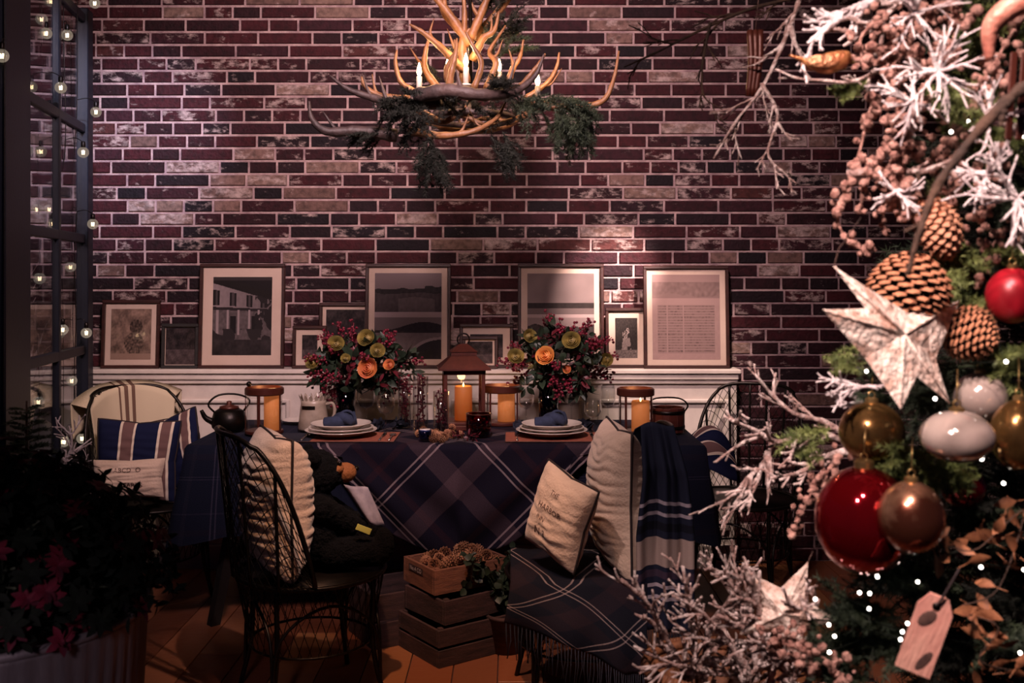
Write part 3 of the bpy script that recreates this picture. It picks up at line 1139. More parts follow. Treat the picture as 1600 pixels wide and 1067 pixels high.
def bouquet(px, py, Y, roses, spread, label, vlabel, vase_px, vase_h, vr, seed):
    rr = random.Random(seed)
    v = thing('vase', vlabel, 'vase', at(vase_px, Y), group=None)
    m1 = MB(); m1.lathe_open([(0.001, .004), (vr, .004), (vr, vase_h), (vr * .96, vase_h), (vr * .96, .012), (.001, .012)], 32); m1.build('body', M['navy_glass'] if True else None, v)
    m1 = MB(); m1.lathe([(vr * 1.02, 0), (vr * 1.04, .004), (vr * 1.0, .008)], 32); m1.build('base', M['navy_glass'], v)
    base = at(vase_px, Y)
    top = P(px, py, Y)
    t = thing('bouquet', label, 'flowers', base)
    m1 = MB()
    for i in range(18):
        a = rr.uniform(0, 2 * PI)
        e = top + Vector((rr.uniform(-.9, .9) * spread[0], rr.uniform(-.6, .6) * spread[1] * .8, rr.uniform(-.5, .7) * spread[1])) - base
        m1.tube(crom([(vr * .4 * math.cos(a), vr * .4 * math.sin(a), .02), (vr * .5 * math.cos(a + 2), vr * .5 * math.sin(a + 2), vase_h), e], 3), .0025, 5)
    m1.build('stems', M['stem'], t)
    for (rx, ry, dy, kind, sz) in roses:
        p = P(rx, ry, Y + dy) - base
        o = link('rose', ROSE[kind], t, p, (Matrix.Rotation(rr.uniform(-.35, .35), 3, 'Z') @ Matrix.Rotation(R(75) + rr.uniform(-.3, .2), 3, 'X') @ Matrix.Rotation(rr.uniform(0, 6), 3, 'Z')).to_euler())
        o.scale = (sz,) * 3
    for i in range(75):
        q = rvec(rr) * rr.uniform(.35, 1) ** .6
        p = top + Vector((q.x * spread[0], q.y * spread[1] * .8, q.z * spread[1])) - base
        link('leaf_spray', LEAFC[rr.choice([0, 1, 1, 2])], t, p, (rr.uniform(0, 6), rr.uniform(0, 6), rr.uniform(0, 6)))
    for i in range(34):
        q = rvec(rr)
        p = top + Vector((q.x * spread[0] * .7, q.y * spread[1] * .6, q.z * spread[1] * .7)) - base
        dq = Vector((q.x, q.y, q.z * .8 + .1)).to_track_quat('Z', 'Y').to_euler()
        link('berry_sprig', BERC[i % 2], t, p, dq)


bouquet(566, 570, 4.66, [(575, 575, -.14, 'rose_c', 1.25), (525, 537, -.10, 'rose_y', 1.0), (572, 528, -.09, 'rose_y', 1.05), (590, 548, -.13, 'rose_y', .9), (488, 566, -.08, 'rose_y', .85),
                         (540, 560, -.12, 'rose_y', .6), (608, 570, -.1, 'rose_c', .7)],
        (.235, .125), 'loose bouquet of yellow and coral roses with dark leaves, left of the tall lantern', 'dark navy glass cylinder vase under the left bouquet', 540, .20, .045, 11)
bouquet(872, 565, 4.62, [(852, 556, -.15, 'rose_o', 1.15), (806, 557, -.10, 'rose_y', 1.0), (893, 532, -.11, 'rose_y', 1.1), (828, 525, -.06, 'rose_y', .85), (948, 562, -.05, 'rose_y', .8),
                         (886, 577, -.12, 'rose_c', .5)],
        (.215, .165), 'full bouquet with a bright orange rose and crimson berries, right of the tall lantern', 'dark glass cylinder vase under the right bouquet', 857, .20, .045, 12)


def candle(t, r, h, z0, x=0, y=0, matk='candle', lit=.55):
    m1 = MB(); m1.lathe([(r, z0), (r, z0 + h - .006), (r * .93, z0 + h), (r * .8, z0 + h - .004), (.0, z0 + h - .01)], 28, (x, y, 0)); m1.build('candle', M[matk], t)
    m1 = MB(); m1.lathe([(.001, 0), (.004, .006), (.0035, .012), (.0005, .022)], 10, (x, y, z0 + h - .006)); f = m1.build('flame', M['flame'], t)
    l = bpy.data.lights.new('flame_light', 'POINT'); l.energy = lit; l.color = (1, .55, .22); l.shadow_soft_size = .02
    lo = bpy.data.objects.new('flame_light', l); COL.objects.link(lo); lo.parent = t; lo.location = (x, y, z0 + h + .03)


def round_lantern(px, Y, r, h, label, ch, cr, cx=0, straps=0, handle=False, knob=True):
    t = thing('candle_lantern', label, 'lantern', at(px, Y))
    m1 = MB(); m1.lathe([(r, 0), (r * 1.04, .003), (r * 1.04, .012), (r, .016)], 32); m1.build('base', M['bell'], t, sharp=30)
    m1 = MB(); m1.lathe_open([(r * .96, .014), (r * .96, h - .03)], 32); m1.build('glass_cylinder', M['glass'], t)
    m1 = MB(); m1.lathe([(r * 1.0, h - .034), (r * 1.06, h - .03), (r * 1.06, h - .006), (r * .98, h), (r * .9, h), (r * .9, h - .03)], 32); m1.build('lid_band', M['bell'], t, sharp=30)
    for k in range(max(straps, 4)):
        a = 2 * PI * k / max(straps, 4) + .9
        m1 = MB(); m1.chbox((0, 0, 0), (.011, .003, h - .04), .001); m1.build('strap', M['bell'], t, (r * 1.01 * math.cos(a), r * 1.01 * math.sin(a), h / 2 - .005), (0, 0, a + PI / 2), False)
    if handle:
        m1 = MB(); m1.tube(crom([(-r, 0, h - .02), (-r * .9, 0, h + .03), (0, 0, h + .055), (r * .9, 0, h + .03), (r, 0, h - .02)], 5), .0035, 6); m1.build('handle', M['iron'], t)
    if knob:
        m1 = MB(); m1.sph((-r * .85, 0, h + .012), .012, 10, 8); m1.build('knob', M['iron'], t)
    candle(t, cr, ch, .014, cx, 0)
    return t


round_lantern(413, 4.46, .080, .205, 'round glass lantern with dark strap frame and glowing pillar candle, leftmost lit lantern', .155, .036, .035, 5)
round_lantern(785, 4.74, .088, .185, 'wide copper topped glass lantern with glowing cream candle right of the tall lantern', .135, .040, .018, 4, knob=False)
round_lantern(993, 4.42, .078, .205, 'copper rimmed glass lantern with candle at the right end of the table', .135, .040, .022, 4, knob=False)

# tall lantern with stepped roof
t = thing('tall_lantern', 'tall square red brown lantern with pointed roof and pillar candle, mid table', 'lantern', at(724, 4.62), R(6))
w2 = .098
m1 = MB(); m1.chbox((0, 0, .012), (.21, .21, .024), .004); m1.chbox((0, 0, .03), (.19, .19, .014), .003); m1.build('base', M['lantern_wood'], t, smooth=False)
for sx in (-1, 1):
    for sy in (-1, 1):
        m1 = MB(); m1.chbox((sx * .085, sy * .085, .15), (.017, .017, .235), .002); m1.build('corner_post', M['lantern_wood'], t, smooth=False)
for k in range(4):
    m1 = MB(); m1.box((0, -.086, .15), (.155, .002, .23), None); m1.build('pane', M['glass'], t, (0, 0, 0), (0, 0, k * PI / 2), False)
    m1 = MB(); m1.chbox((0, -.088, .262), (.19, .014, .022), .002); m1.build('top_rail', M['lantern_wood'], t, (0, 0, 0), (0, 0, k * PI / 2), False)
m1 = MB()


def frustum(mb, a, b, z0, z1):
    vs = [(-a, -a, z0), (a, -a, z0), (a, a, z0), (-a, a, z0), (-b, -b, z1), (b, -b, z1), (b, b, z1), (-b, b, z1)]
    mb.add(vs, [(3, 2, 1, 0), (4, 5, 6, 7), (0, 1, 5, 4), (1, 2, 6, 5), (2, 3, 7, 6), (3, 0, 4, 7)])


frustum(m1, .118, .118, .272, .280); frustum(m1, .115, .055, .280, .335); frustum(m1, .058, .058, .335, .352); frustum(m1, .062, .02, .352, .385)
m1.build('roof', M['lantern_wood'], t, smooth=False)
m1 = MB(); m1.tube([(.028 * math.cos(a), 0, .405 + .028 * math.sin(a)) for a in [i * PI / 8 for i in range(16)]], .004, 6, closed=True); m1.build('ring', M['iron'], t)
candle(t, .040, .155, .038, .0, 0, 'candle_dim', .5)

# berry filled glass cylinders, a dark stacked berry glass
bp = []
rr = random.Random(77)
for (px, Y, r, h, lb) in ((632, 4.62, .030, .23, 'slim glass cylinder of red berry twigs, leftmost of the three'), (657, 4.46, .034, .25, 'tallest glass cylinder of red berry twigs between left plate and tall lantern'),
                          (689, 4.42, .034, .19, 'short glass cylinder of berry twigs in front of the tall lantern')):
    t = thing('berry_cylinder', lb, 'vase', at(px, Y), group='glass cylinders with red berry twigs')
    m1 = MB(); m1.lathe_open([(.001, .003), (r, .003), (r, h), (r * .95, h), (r * .95, .01), (.001, .01)], 28); m1.build('glass_body', M['glass'], t)
    m1 = MB()
    for i in range(9):
        a = rr.uniform(0, 6.3)
        m1.tube([(r * .6 * math.cos(a), r * .6 * math.sin(a), .012), (r * .6 * math.cos(a + 2), r * .6 * math.sin(a + 2), h * rr.uniform(.8, 1.08))], .0016, 5)
    m1.build('twigs', M['leaf_red'], t)
    m1 = MB()
    for i in range(60):
        a = rr.uniform(0, 6.3); q = r * .78 * math.sqrt(rr.random())
        m1.sph((q * math.cos(a), q * math.sin(a), rr.uniform(.05, h * 1.05)), rr.uniform(.004, .0065), 6, 4)
    b = m1.build('berries', M['berry'], t); b['kind'] = 'stuff'
t = thing('berry_bowl', 'dark red glass bowl heaped with berries, in front of the copper lantern', 'bowl', at(748, 4.36))
m1 = MB(); m1.lathe_open([(.03, 0), (.05, .004), (.056, .05), (.054, .10), (.052, .10), (.052, .05), (.046, .008), (.001, .008)], 30); m1.build('glass_body', glass_mat('ruby_glass', (.45, .12, .12), .04), t)
m1 = MB(); m1.tube([(.055 * math.cos(a), .055 * math.sin(a), .10) for a in [i * PI / 14 for i in range(28)]], .0022, 6, closed=True); m1.build('rim', M['bell'], t)
m1 = MB()
for i in range(140):
    a = rr.uniform(0, 6.3); q = .048 * math.sqrt(rr.random())
    m1.sph((q * math.cos(a), q * math.sin(a), rr.uniform(.012, .11 - q)), rr.uniform(.005, .009), 6, 4)
b = m1.build('berries', M['berry'], t); b['kind'] = 'stuff'
t = thing('tealight_holder', 'small blue glass tealight holder on the table edge', 'candle holder', at(664, 4.235))
m1 = MB(); m1.lathe_open([(.001, .003), (.026, .003), (.028, .05), (.026, .05), (.024, .01), (.001, .01)], 24); m1.build('glass_body', M['tealight'], t)
m1 = MB(); m1.lathe([(.022, .04), (.022, .052), (0, .052)], 20); m1.build('wax', M['china'], t)

# jug with dark label
t = thing('jug', 'pale enamel jug with a dark label band beside the left bouquet', 'jug', at(490, 4.56), R(0))
m1 = MB(); m1.lathe_open([(.001, .002), (.066, .002), (.070, .01), (.064, .06), (.056, .12), (.058, .135), (.055, .135), (.053, .12), (.06, .06), (.06, .012), (.001, .012)], 32); m1.build('body', M['jug'], t)
m1 = MB(); m1.tube(crom([(.052, 0, .115), (.085, 0, .12), (.095, 0, .085), (.082, 0, .045), (.062, 0, .03)], 5), .007, 8); m1.build('handle', M['jug'], t)
m1 = MB(); m1.grid(8, 2, lambda u, v: (.0615 * math.sin((u - .5) * 1.1 - .25), -.0615 * math.cos((u - .5) * 1.1 - .25), .098 + .016 * v)); m1.build('label_plate', M['iron'], t)
m1 = MB()
for i in range(16):
    a = 2 * PI * i / 16
    leaf_geo(m1, Vector((.054 * math.cos(a), .054 * math.sin(a), .13)), Vector((math.cos(a) * .3, math.sin(a) * .3, 1)), Vector((math.cos(a), math.sin(a), 0)), .035, .018, -.1)
m1.build('crown_rim', M['jug'], t)


def pot(px, Y, label, r=.075, h=.10):
    t = thing('kettle', label, 'kettle', at(px, Y), R(20))
    m1 = MB(); m1.lathe([(r * .8, 0), (r, .015), (r * 1.05, h * .45), (r * .9, h * .85), (r * .55, h), (0, h)], 28); m1.build('body', M['iron'], t)
    m1 = MB(); m1.lathe([(r * .6, h * .98), (r * .55, h * 1.08), (.01, h * 1.16), (.012, h * 1.3), (0, h * 1.34)], 20); m1.build('lid', M['bell'], t)
    m1 = MB(); m1.tube(crom([(r * .8, 0, h * .8), (r * 1.2, 0, h * 1.3), (r * .5, 0, h * 1.6), (-r * .6, 0, h * 1.6), (-r * 1.2, 0, h * 1.2), (-r * .8, 0, h * .8)], 4), .005, 6); m1.build('handle', M['iron'], t)
    m1 = MB(); m1.tube(crom([(-r * .9, 0, h * .4), (-r * 1.35, 0, h * .6), (-r * 1.6, 0, h * .95)], 4), taper(.016, .008, 9), 8); m1.build('spout', M['iron'], t)
    return t


pot(358, 4.55, 'dark iron kettle at the left end of the table')
t = thing('barrel_box', 'brown banded wooden tub at the right end of the table', 'tub', at(1043, 4.50))
n = 14
for k in range(n):
    a = 2 * PI * k / n
    m1 = MB(); m1.chbox((0, 0, 0), (.033, .008, .11), .002); m1.build('stave', M['lantern_wood'], t, (.07 * math.cos(a), .07 * math.sin(a), .056), (0, 0, a + PI / 2), False)
m1 = MB(); m1.lathe([(.066, .004), (.066, .012), (0, .012)], 24); m1.build('bottom', M['lantern_wood'], t)
for z in (.025, .092):
    m1 = MB(); m1.lathe_open([(.0755, z - .007), (.0775, z - .007), (.0775, z + .007), (.0755, z + .007)], 28); m1.build('hoop', M['iron'], t)
m1 = MB(); m1.tube(crom([(.075, 0, .09), (.09, 0, .12), (.05, 0, .15), (-.05, 0, .15), (-.09, 0, .12), (-.075, 0, .09)], 4), .004, 6); m1.build('handle', M['iron'], t)

for (px, Y, lb) in ((590, 4.55, 'black rosette ornament beside the left wine glasses'), (624, 4.60, 'black rosette ornament behind the blue tealight'), (812, 4.46, 'black rosette ornament left of the right plate'),
                    (913, 4.55, 'black rosette ornament right of the right napkin'), (950, 4.40, 'navy rosette ornament beside the right lantern')):
    m1 = MB()
    rr2 = random.Random(px)
    for i in range(14):
        d = rvec(rr2); d.z = abs(d.z)
        leaf_geo(m1, Vector((0, 0, .012)), d, rvec(rr2), .045, .035, .5)
    m1.sph((0, 0, .014), (.02, .02, .015), 8, 6)
    o = m1.build('rosette', M['dark_cloth'], None, at(px, Y)); tag(o, lb, 'ornament', 'cloth rosettes on the table')


# ------------------------------------------------------------------ pine cones
def cone_mesh(name, L_=.06, R_=.022, rowsn=9, per=8, c1='#74442e', c2='#4a281a', tip='#96684c', seed=0, core='#3a2018'):
    rr = random.Random(seed)
    m1 = MB()
    m1.cur = (*hx(core), 1)
    m1.lathe([(0.001, 0), (R_ * .45, L_ * .15), (R_ * .6, L_ * .4), (R_ * .4, L_ * .8), (.001, L_)], 8)
    tot = rowsn * per
    for i in range(1):
        for j in range(tot):
            t = (j + .5) / tot
            k = per
            rad = R_ * (math.sin(PI * (t * .86 + .10))) ** .7
            a = j * 2.39996 + rr.uniform(-.05, .05)
            z = L_ * t * .95
            up = .35 + t * 1.2
            d = Vector((math.cos(a), math.sin(a), up * .45)).normalized()
            s = Vector((-math.sin(a), math.cos(a), 0))
            n_ = d.cross(s)
            wd = 2 * PI * max(rad, R_ * .4) / k * .40
            p0 = Vector((math.cos(a) * rad * .5, math.sin(a) * rad * .5, z - L_ * .03))
            p1 = Vector((math.cos(a) * rad, math.sin(a) * rad, z + L_ * .03 * up))
            th = L_ / rowsn * .30
            c = [hx(c1), hx(c2)][rr.random() < .4]
            m1.cur = (*c, 1)
            nn = Vector((0, 0, 1))
            vs = [p0 - s * wd * .4, p0 + s * wd * .4, p1 + s * wd, p1 - s * wd, p1 + d * wd * 1.0 + nn * th, p1 - s * wd + nn * th * 1.6, p1 + s * wd + nn * th * 1.6, p1 - nn * th * .6]
            m1.add(vs, [(0, 1, 6, 5), (0, 3, 7), (0, 7, 1), (1, 7, 2)])
            m1.cur = (*hx(tip), 1)
            m1.add([vs[3], vs[7], vs[2], vs[6], vs[4], vs[5]], [(0, 1, 4), (1, 2, 4), (2, 3, 4), (3, 5, 4), (5, 0, 4)])
    return m1.data(name, M['cone'], smooth=False)


SC = [cone_mesh('cone', .055, .021, 8, 7, seed=1), cone_mesh('cone', .045, .020, 7, 7, '#6e4230', '#47281c', '#a87858', seed=2)]
rr = random.Random(19)
for i in range(16):
    px = 648 + rr.uniform(0, 74)
    Y = 4.24 + rr.uniform(0, .26)
    if 4.3 < Y and abs(px - 690) < 14: Y -= .12
    if abs(px - 664) < 13 and Y < 4.30: px += 26
    o = link('pine_cone', SC[i % 2], None, at(px, Y, TT + .016), (R(90), rr.uniform(0, 6), rr.uniform(0, 6))); o.scale = (.75,) * 3
    tag(o, 'small brown pine cone in the heap on the table before the tall lantern', 'pine cone', 'pine cones heaped on the table')
for (px, Y) in ((722, 4.24), (733, 4.26), (742, 4.23), (714, 4.28)):
    o = link('red_leaf_sprig', LEAFC[2], None, at(px, Y, TT + .018), (rr.uniform(0, 6), rr.uniform(0, 6), 0)); o.scale = (.55,) * 3
    tag(o, 'dull red leaf sprig lying right of the table pine cones', 'leaves', 'red leaf sprigs on the table')

# ------------------------------------------------------------------ chandelier
CH0 = P(735, 150, 4.0)
CH0.y = 4.0
ch = thing('antler_chandelier', 'antler chandelier with candle bulbs and fir greenery hanging from the ceiling', 'chandelier', CH0)
sC = S(4.0)


def cp(px, py, dy=0):
    """point relative to the chandelier, from its place in the elevation"""
    s = S(4.0 + dy)
    return Vector(((px - 800) * s, 4.0 + dy, CAMZ - (py - HOR) * s)) - CH0


def antler(pts, r0, tines=(), matk='antler', r1=.003, n=8):
    c = crom(pts, 6)
    m1 = MB()
    rad = [lerp(r0, r1, (i / (len(c) - 1)) ** 1.3) * (1 + .10 * math.sin(i * 2.1)) for i in range(len(c))]
    rad = [q * 1.25 for q in rad]
    m1.tube(c, rad, n)
    for (t, d, bend) in tines:
        i = int(t * (len(c) - 1))
        p = c[i]; d = Vector(d)
        q = crom([p, p + d * .5, p + d + Vector(bend)], 4)
        m1.tube(q, taper(rad[i] * .75, .0015, len(q)), 7)
    return m1.build('antler', M[matk], ch)


# central stem antlers rising
antler([cp(728, 130), cp(722, 80), cp(726, 30), cp(722, -40)], .018, [(.3, (-.06, 0, .07), (0, 0, .04)), (.5, (.07, 0, .08), (0, 0, .03))])
antler([cp(735, 70), cp(700, 20), cp(668, -20), cp(640, -60)], .017, [(.4, (.0, -.03, .10), (0, 0, .03)), (.6, (-.06, .02, .03), (0, 0, .05))])
antler([cp(735, 60), cp(752, 20), cp(770, -30), cp(768, -80)], .016, [(.3, (-.05, 0, .08), (0, 0, .03))])
antler([cp(725, 110, -.05), cp(690, 75, -.1), cp(660, 50, -.12), cp(640, 38, -.12)], .014, [(.5, (-.01, 0, .06), (.02, 0, .02))])
antler([cp(738, 95, -.03), cp(755, 60, -.05), cp(772, 48, -.05), cp(780, 18, -.05)], .014, [(.5, (.02, .0, .05), (-.01, 0, .03))])
antler([cp(720, 50, .1), cp(690, 10, .12), cp(700, -50, .1)], .014)
antler([cp(740, 60, .1), cp(800, -10, .1), cp(810, -60, .1)], .014)
# ring of antlers round the body, tips curling up
K_ = [
    # (root px,py,dy) path..., radius, material
    ([(650, 150, -.28), (700, 142, -.33), (750, 148, -.33), (800, 145, -.25), (835, 120, -.2), (850, 85, -.2)], .024, 'antler_dark', [(.55, (.05, 0, .08), (0, 0, .05)), (.3, (-.03, .02, .06), (0, 0, .03))]),
    ([(690, 160, -.25), (620, 165, -.2), (590, 155, -.15), (545, 140, -.15), (515, 118, -.15)], .020, 'antler_dark', [(.5, (-.06, 0, .04), (0, 0, .06)), (.3, (-.05, 0, .06), (-.0, 0, .05))]),
    ([(620, 212, -.2), (560, 205, -.2), (510, 205, -.22), (487, 185, -.22), (483, 158, -.22)], .020, 'antler_dark', [(.4, (-.05, 0, .03), (-.02, 0, .05))]),
    ([(640, 155, -.1), (595, 150, -.1), (570, 135, -.1), (565, 120, -.1)], .012, 'antler', [(.4, (-.02, 0, .05), (.0, 0, .03))]),
    ([(660, 150, 0), (628, 130, 0), (618, 100, 0), (620, 78, 0)], .011, 'antler', []),
    ([(690, 145, .1), (665, 110, .1), (665, 80, .1), (672, 55, .1)], .014, 'antler', [(.4, (-.05, 0, .05), (-.01, 0, .03))]),
    ([(705, 140, -.15), (698, 110, -.18), (712, 80, -.2), (710, 62, -.2)], .012, 'antler', []),
    ([(700, 150, -.26), (705, 115, -.28), (712, 85, -.28), (714, 60, -.26)], .012, 'antler', []),
    ([(740, 140, -.15), (752, 100, -.15), (738, 70, -.15), (728, 50, -.15)], .010, 'antler', []),
    ([(760, 140, -.05), (775, 100, -.05), (765, 80, -.02), (790, 40, 0)], .012, 'antler', [(.5, (.04, 0, .03), (0, 0, .04))]),
    ([(790, 145, .05), (800, 110, .05), (812, 90, .05), (818, 62, .05)], .012, 'antler', [(.4, (-.01, 0, .06), (-.01, 0, .02))]),
    ([(800, 150, -.15), (822, 125, -.18), (842, 100, -.18), (852, 84, -.18)], .010, 'antler', []),
    ([(820, 155, 0), (855, 130, 0), (870, 105, 0), (874, 82, 0)], .010, 'antler', [(.3, (.06, 0, .02), (.01, 0, .05))]),
    ([(830, 160, -.1), (870, 168, -.12), (915, 166, -.14), (945, 155, -.14), (960, 120, -.14), (967, 80, -.12)], .014, 'antler', [(.5, (.02, 0, -.0), (0, 0, 0))]),
    ([(640, 205, -.2), (690, 212, -.25), (740, 205, -.26), (775, 185, -.22), (790, 160, -.2)], .013, 'antler', [(.4, (.04, 0, .05), (0, 0, .03)), (.6, (-.05, 0, .04), (0, 0, .03))]),
    ([(660, 185, .15), (720, 205, .2), (790, 198, .2), (830, 175, .15)], .016, 'antler', [(.4, (-.05, -.05, .04), (0, 0, .03)), (.6, (.05, -.05, .03), (0, 0, .04))]),
    ([(650, 170, -.1), (690, 190, -.15), (720, 180, -.15), (760, 195, -.15), (800, 185, -.1)], .012, 'antler', [(.5, (.03, 0, .05), (0, 0, .02))]),
    ([(840, 165, .1), (800, 190, .12), (760, 185, .1), (720, 195, 0)], .014, 'antler', []),
]
for pts, r0, mk, tn in K_:
    antler([cp(*q) for q in pts], r0, tn, mk)
m1 = MB(); m1.tube([(0, 0, -.08), (0, 0, 3.5 - CH0.z)], .008, 8); m1.build('chain_rod', M['iron'], ch)
m1 = MB(); m1.lathe([(.0, 3.5 - CH0.z), (.07, 3.5 - CH0.z), (.06, 3.46 - CH0.z), (0, 3.45 - CH0.z)], 24); m1.build('ceiling_rose', M['iron'], ch)
m1 = MB(); m1.tube([(.17 * math.cos(a), .17 * math.sin(a), -.09) for a in [i * PI / 12 for i in range(24)]], .012, 8, closed=True)
for k in range(4): m1.tube([(0, 0, -.03), (.17 * math.cos(k * PI / 2), .17 * math.sin(k * PI / 2), -.09)], .008, 6)
m1.build('hub_ring', M['antler_dark'], ch)
for (px, py, dy) in ((655, 115, -.05), (728, 100, -.12), (840, 130, -.08), (700, 105, .18), (780, 108, .18)):
    p = cp(px, py, dy)
    m1 = MB(); m1.lathe([(.011, -.075), (.011, -.012), (.008, -.01)], 12, p); m1.lathe([(.02, -.085), (.022, -.078), (.011, -.075)], 14, p); m1.build('candle_sleeve', M['china'], ch)
    m1 = MB(); m1.lathe([(.004, -.012), (.010, .004), (.009, .018), (.002, .042)], 12, p); m1.build('bulb', M['bulb_glow'], ch)
    l = bpy.data.lights.new('bulb_light', 'POINT'); l.energy = 1.8; l.color = (1, .56, .26); l.shadow_soft_size = .015
    lo = bpy.data.objects.new('bulb_light', l); COL.objects.link(lo); lo.parent = ch; lo.location = p + Vector((0, 0, .05))


# fir sprays
def spray_mesh(name, matk, L_=.18, n=150, nl=.022, seed=0, droop=.2, wd=.0016, subs=0):
    rr = random.Random(seed)
    m1 = MB()
    axes = [([Vector((0, 0, 0)), Vector((L_ * .5, 0, -L_ * droop * .2)), Vector((L_, 0, -L_ * droop))], 1.0)]
    for k in range(subs):
        t = .15 + .7 * k / max(1, subs)
        p = Vector((L_ * t, 0, -L_ * droop * t * t))
        sg = -1 if k % 2 else 1
        l2 = L_ * .45 * (1 - t * .5)
        e = p + Vector((l2 * .75, sg * l2 * .65, rr.uniform(-.15, .15) * l2))
        axes.append(([p, (p + e) / 2 + Vector((0, 0, .005)), e], l2 / L_))
    for ax, f in axes:
        c = crom(ax, 5)
        m1.tube(c, taper(.0028 * (f ** .5), .001, len(c)), 4)
        k = int(n * f)
        for i in range(k):
            t = (i + rr.random()) / k
            a = t * (len(c) - 1); i0 = min(int(a), len(c) - 2)
            p = c[i0].lerp(c[i0 + 1], a - i0)
            d0 = (c[i0 + 1] - c[i0]).normalized()
            q = rvec(rr); q = (q - d0 * q.dot(d0)).normalized()
            d = (q + d0 * rr.uniform(.3, 1.0)).normalized()
            l = nl * rr.uniform(.7, 1.1)
            s = d.cross(rvec(rr)).normalized() * wd
            m1.add([p - s, p + s, p + d * l], [(0, 1, 2)])
    return m1.data(name, M[matk])


SPR = {}
for mk in ('fir', 'fir_lit', 'fir_dark'):
    SPR[mk] = [spray_mesh('fir_spray', mk, .17, 170, .024, 50 + i, .25, .0016, 5) for i in range(2)]
rr = random.Random(23)


def sprays(parent, base_fn, n, mk, name='fir_sprig', sc_=1.0):
    for i in range(n):
        p, d = base_fn(i)
        q = Vector(d).to_track_quat('X', 'Z').to_euler()
        o = link(name, SPR[mk][i % 2], parent, p, q)
        o.scale = (sc_ * rr.uniform(.8, 1.2),) * 3


def tuft(cx, cy, dy, w_, h_, n, mk, dirv, sc_=.8):
    def fn(i):
        return cp(cx + rr.uniform(-w_, w_), cy + rr.uniform(-h_, h_), dy + rr.uniform(-.05, .05)), Vector(dirv) + rvec(rr) * .6
    sprays(ch, fn, n, mk, sc_=sc_)


tuft(645, 175, -.22, 22, 22, 12, 'fir_dark', (-.4, -.3, -.5))
tuft(590, 212, -.2, 18, 10, 9, 'fir_dark', (-1, 0, -.5), .6)
tuft(672, 225, -.25, 12, 20, 9, 'fir_dark', (.1, 0, -1), .8)
tuft(676, 245, -.25, 6, 15, 6, 'fir_dark', (.1, 0, -1), .6)
tuft(778, 215, -.2, 14, 14, 8, 'fir_dark', (.3, 0, -1), .8)
tuft(760, 135, -.28, 30, 10, 9, 'fir_dark', (.6, -.3, .2), .6)
tuft(850, 160, -.15, 30, 12, 14, 'fir', (.8, -.2, -.2), .7)
tuft(880, 190, -.15, 22, 12, 12, 'fir', (.5, -.2, -.8), .7)
tuft(735, 165, -.22, 50, 8, 10, 'fir_dark', (.1, -.4, -.3), .5)
tuft(810, 165, -.2, 20, 12, 10, 'fir', (.3, -.4, -.2), .6)
tuft(640, 160, -.25, 20, 18, 10, 'fir_dark', (-.2, -.5, -.3), .8)
tuft(885, 165, -.18, 26, 16, 14, 'fir', (.5, -.3, -.6), .8)
tuft(905, 200, -.15, 12, 16, 8, 'fir', (.3, -.2, -1), .6)
tuft(770, 40, .12, 22, 35, 12, 'fir_dark', (.4, 0, .8), .8)
tuft(785, 85, .12, 18, 20, 8, 'fir', (.4, 0, .6), .7)
tuft(690, 110, .2, 30, 20, 8, 'fir_dark', (-.3, 0, .3), .7)
tuft(740, 150, 0, 60, 12, 14, 'fir_dark', (0, -.2, -.2), .7)


# ------------------------------------------------------------------ pillows and text
def text_geo(s, size):
    c = bpy.data.curves.new('txt', 'FONT'); c.body = s; c.size = size; c.align_x = 'CENTER'; c.align_y = 'CENTER'; c.resolution_u = 2
    o = bpy.data.objects.new('txt', c); COL.objects.link(o)
    dg = bpy.context.evaluated_depsgraph_get()
    me = o.evaluated_get(dg).to_mesh()
    vs = [v.co.copy() for v in me.vertices]; fs = [tuple(p.vertices) for p in me.polygons]
    o.evaluated_get(dg).to_mesh_clear()
    bpy.data.objects.remove(o); bpy.data.curves.remove(c)
    return vs, fs


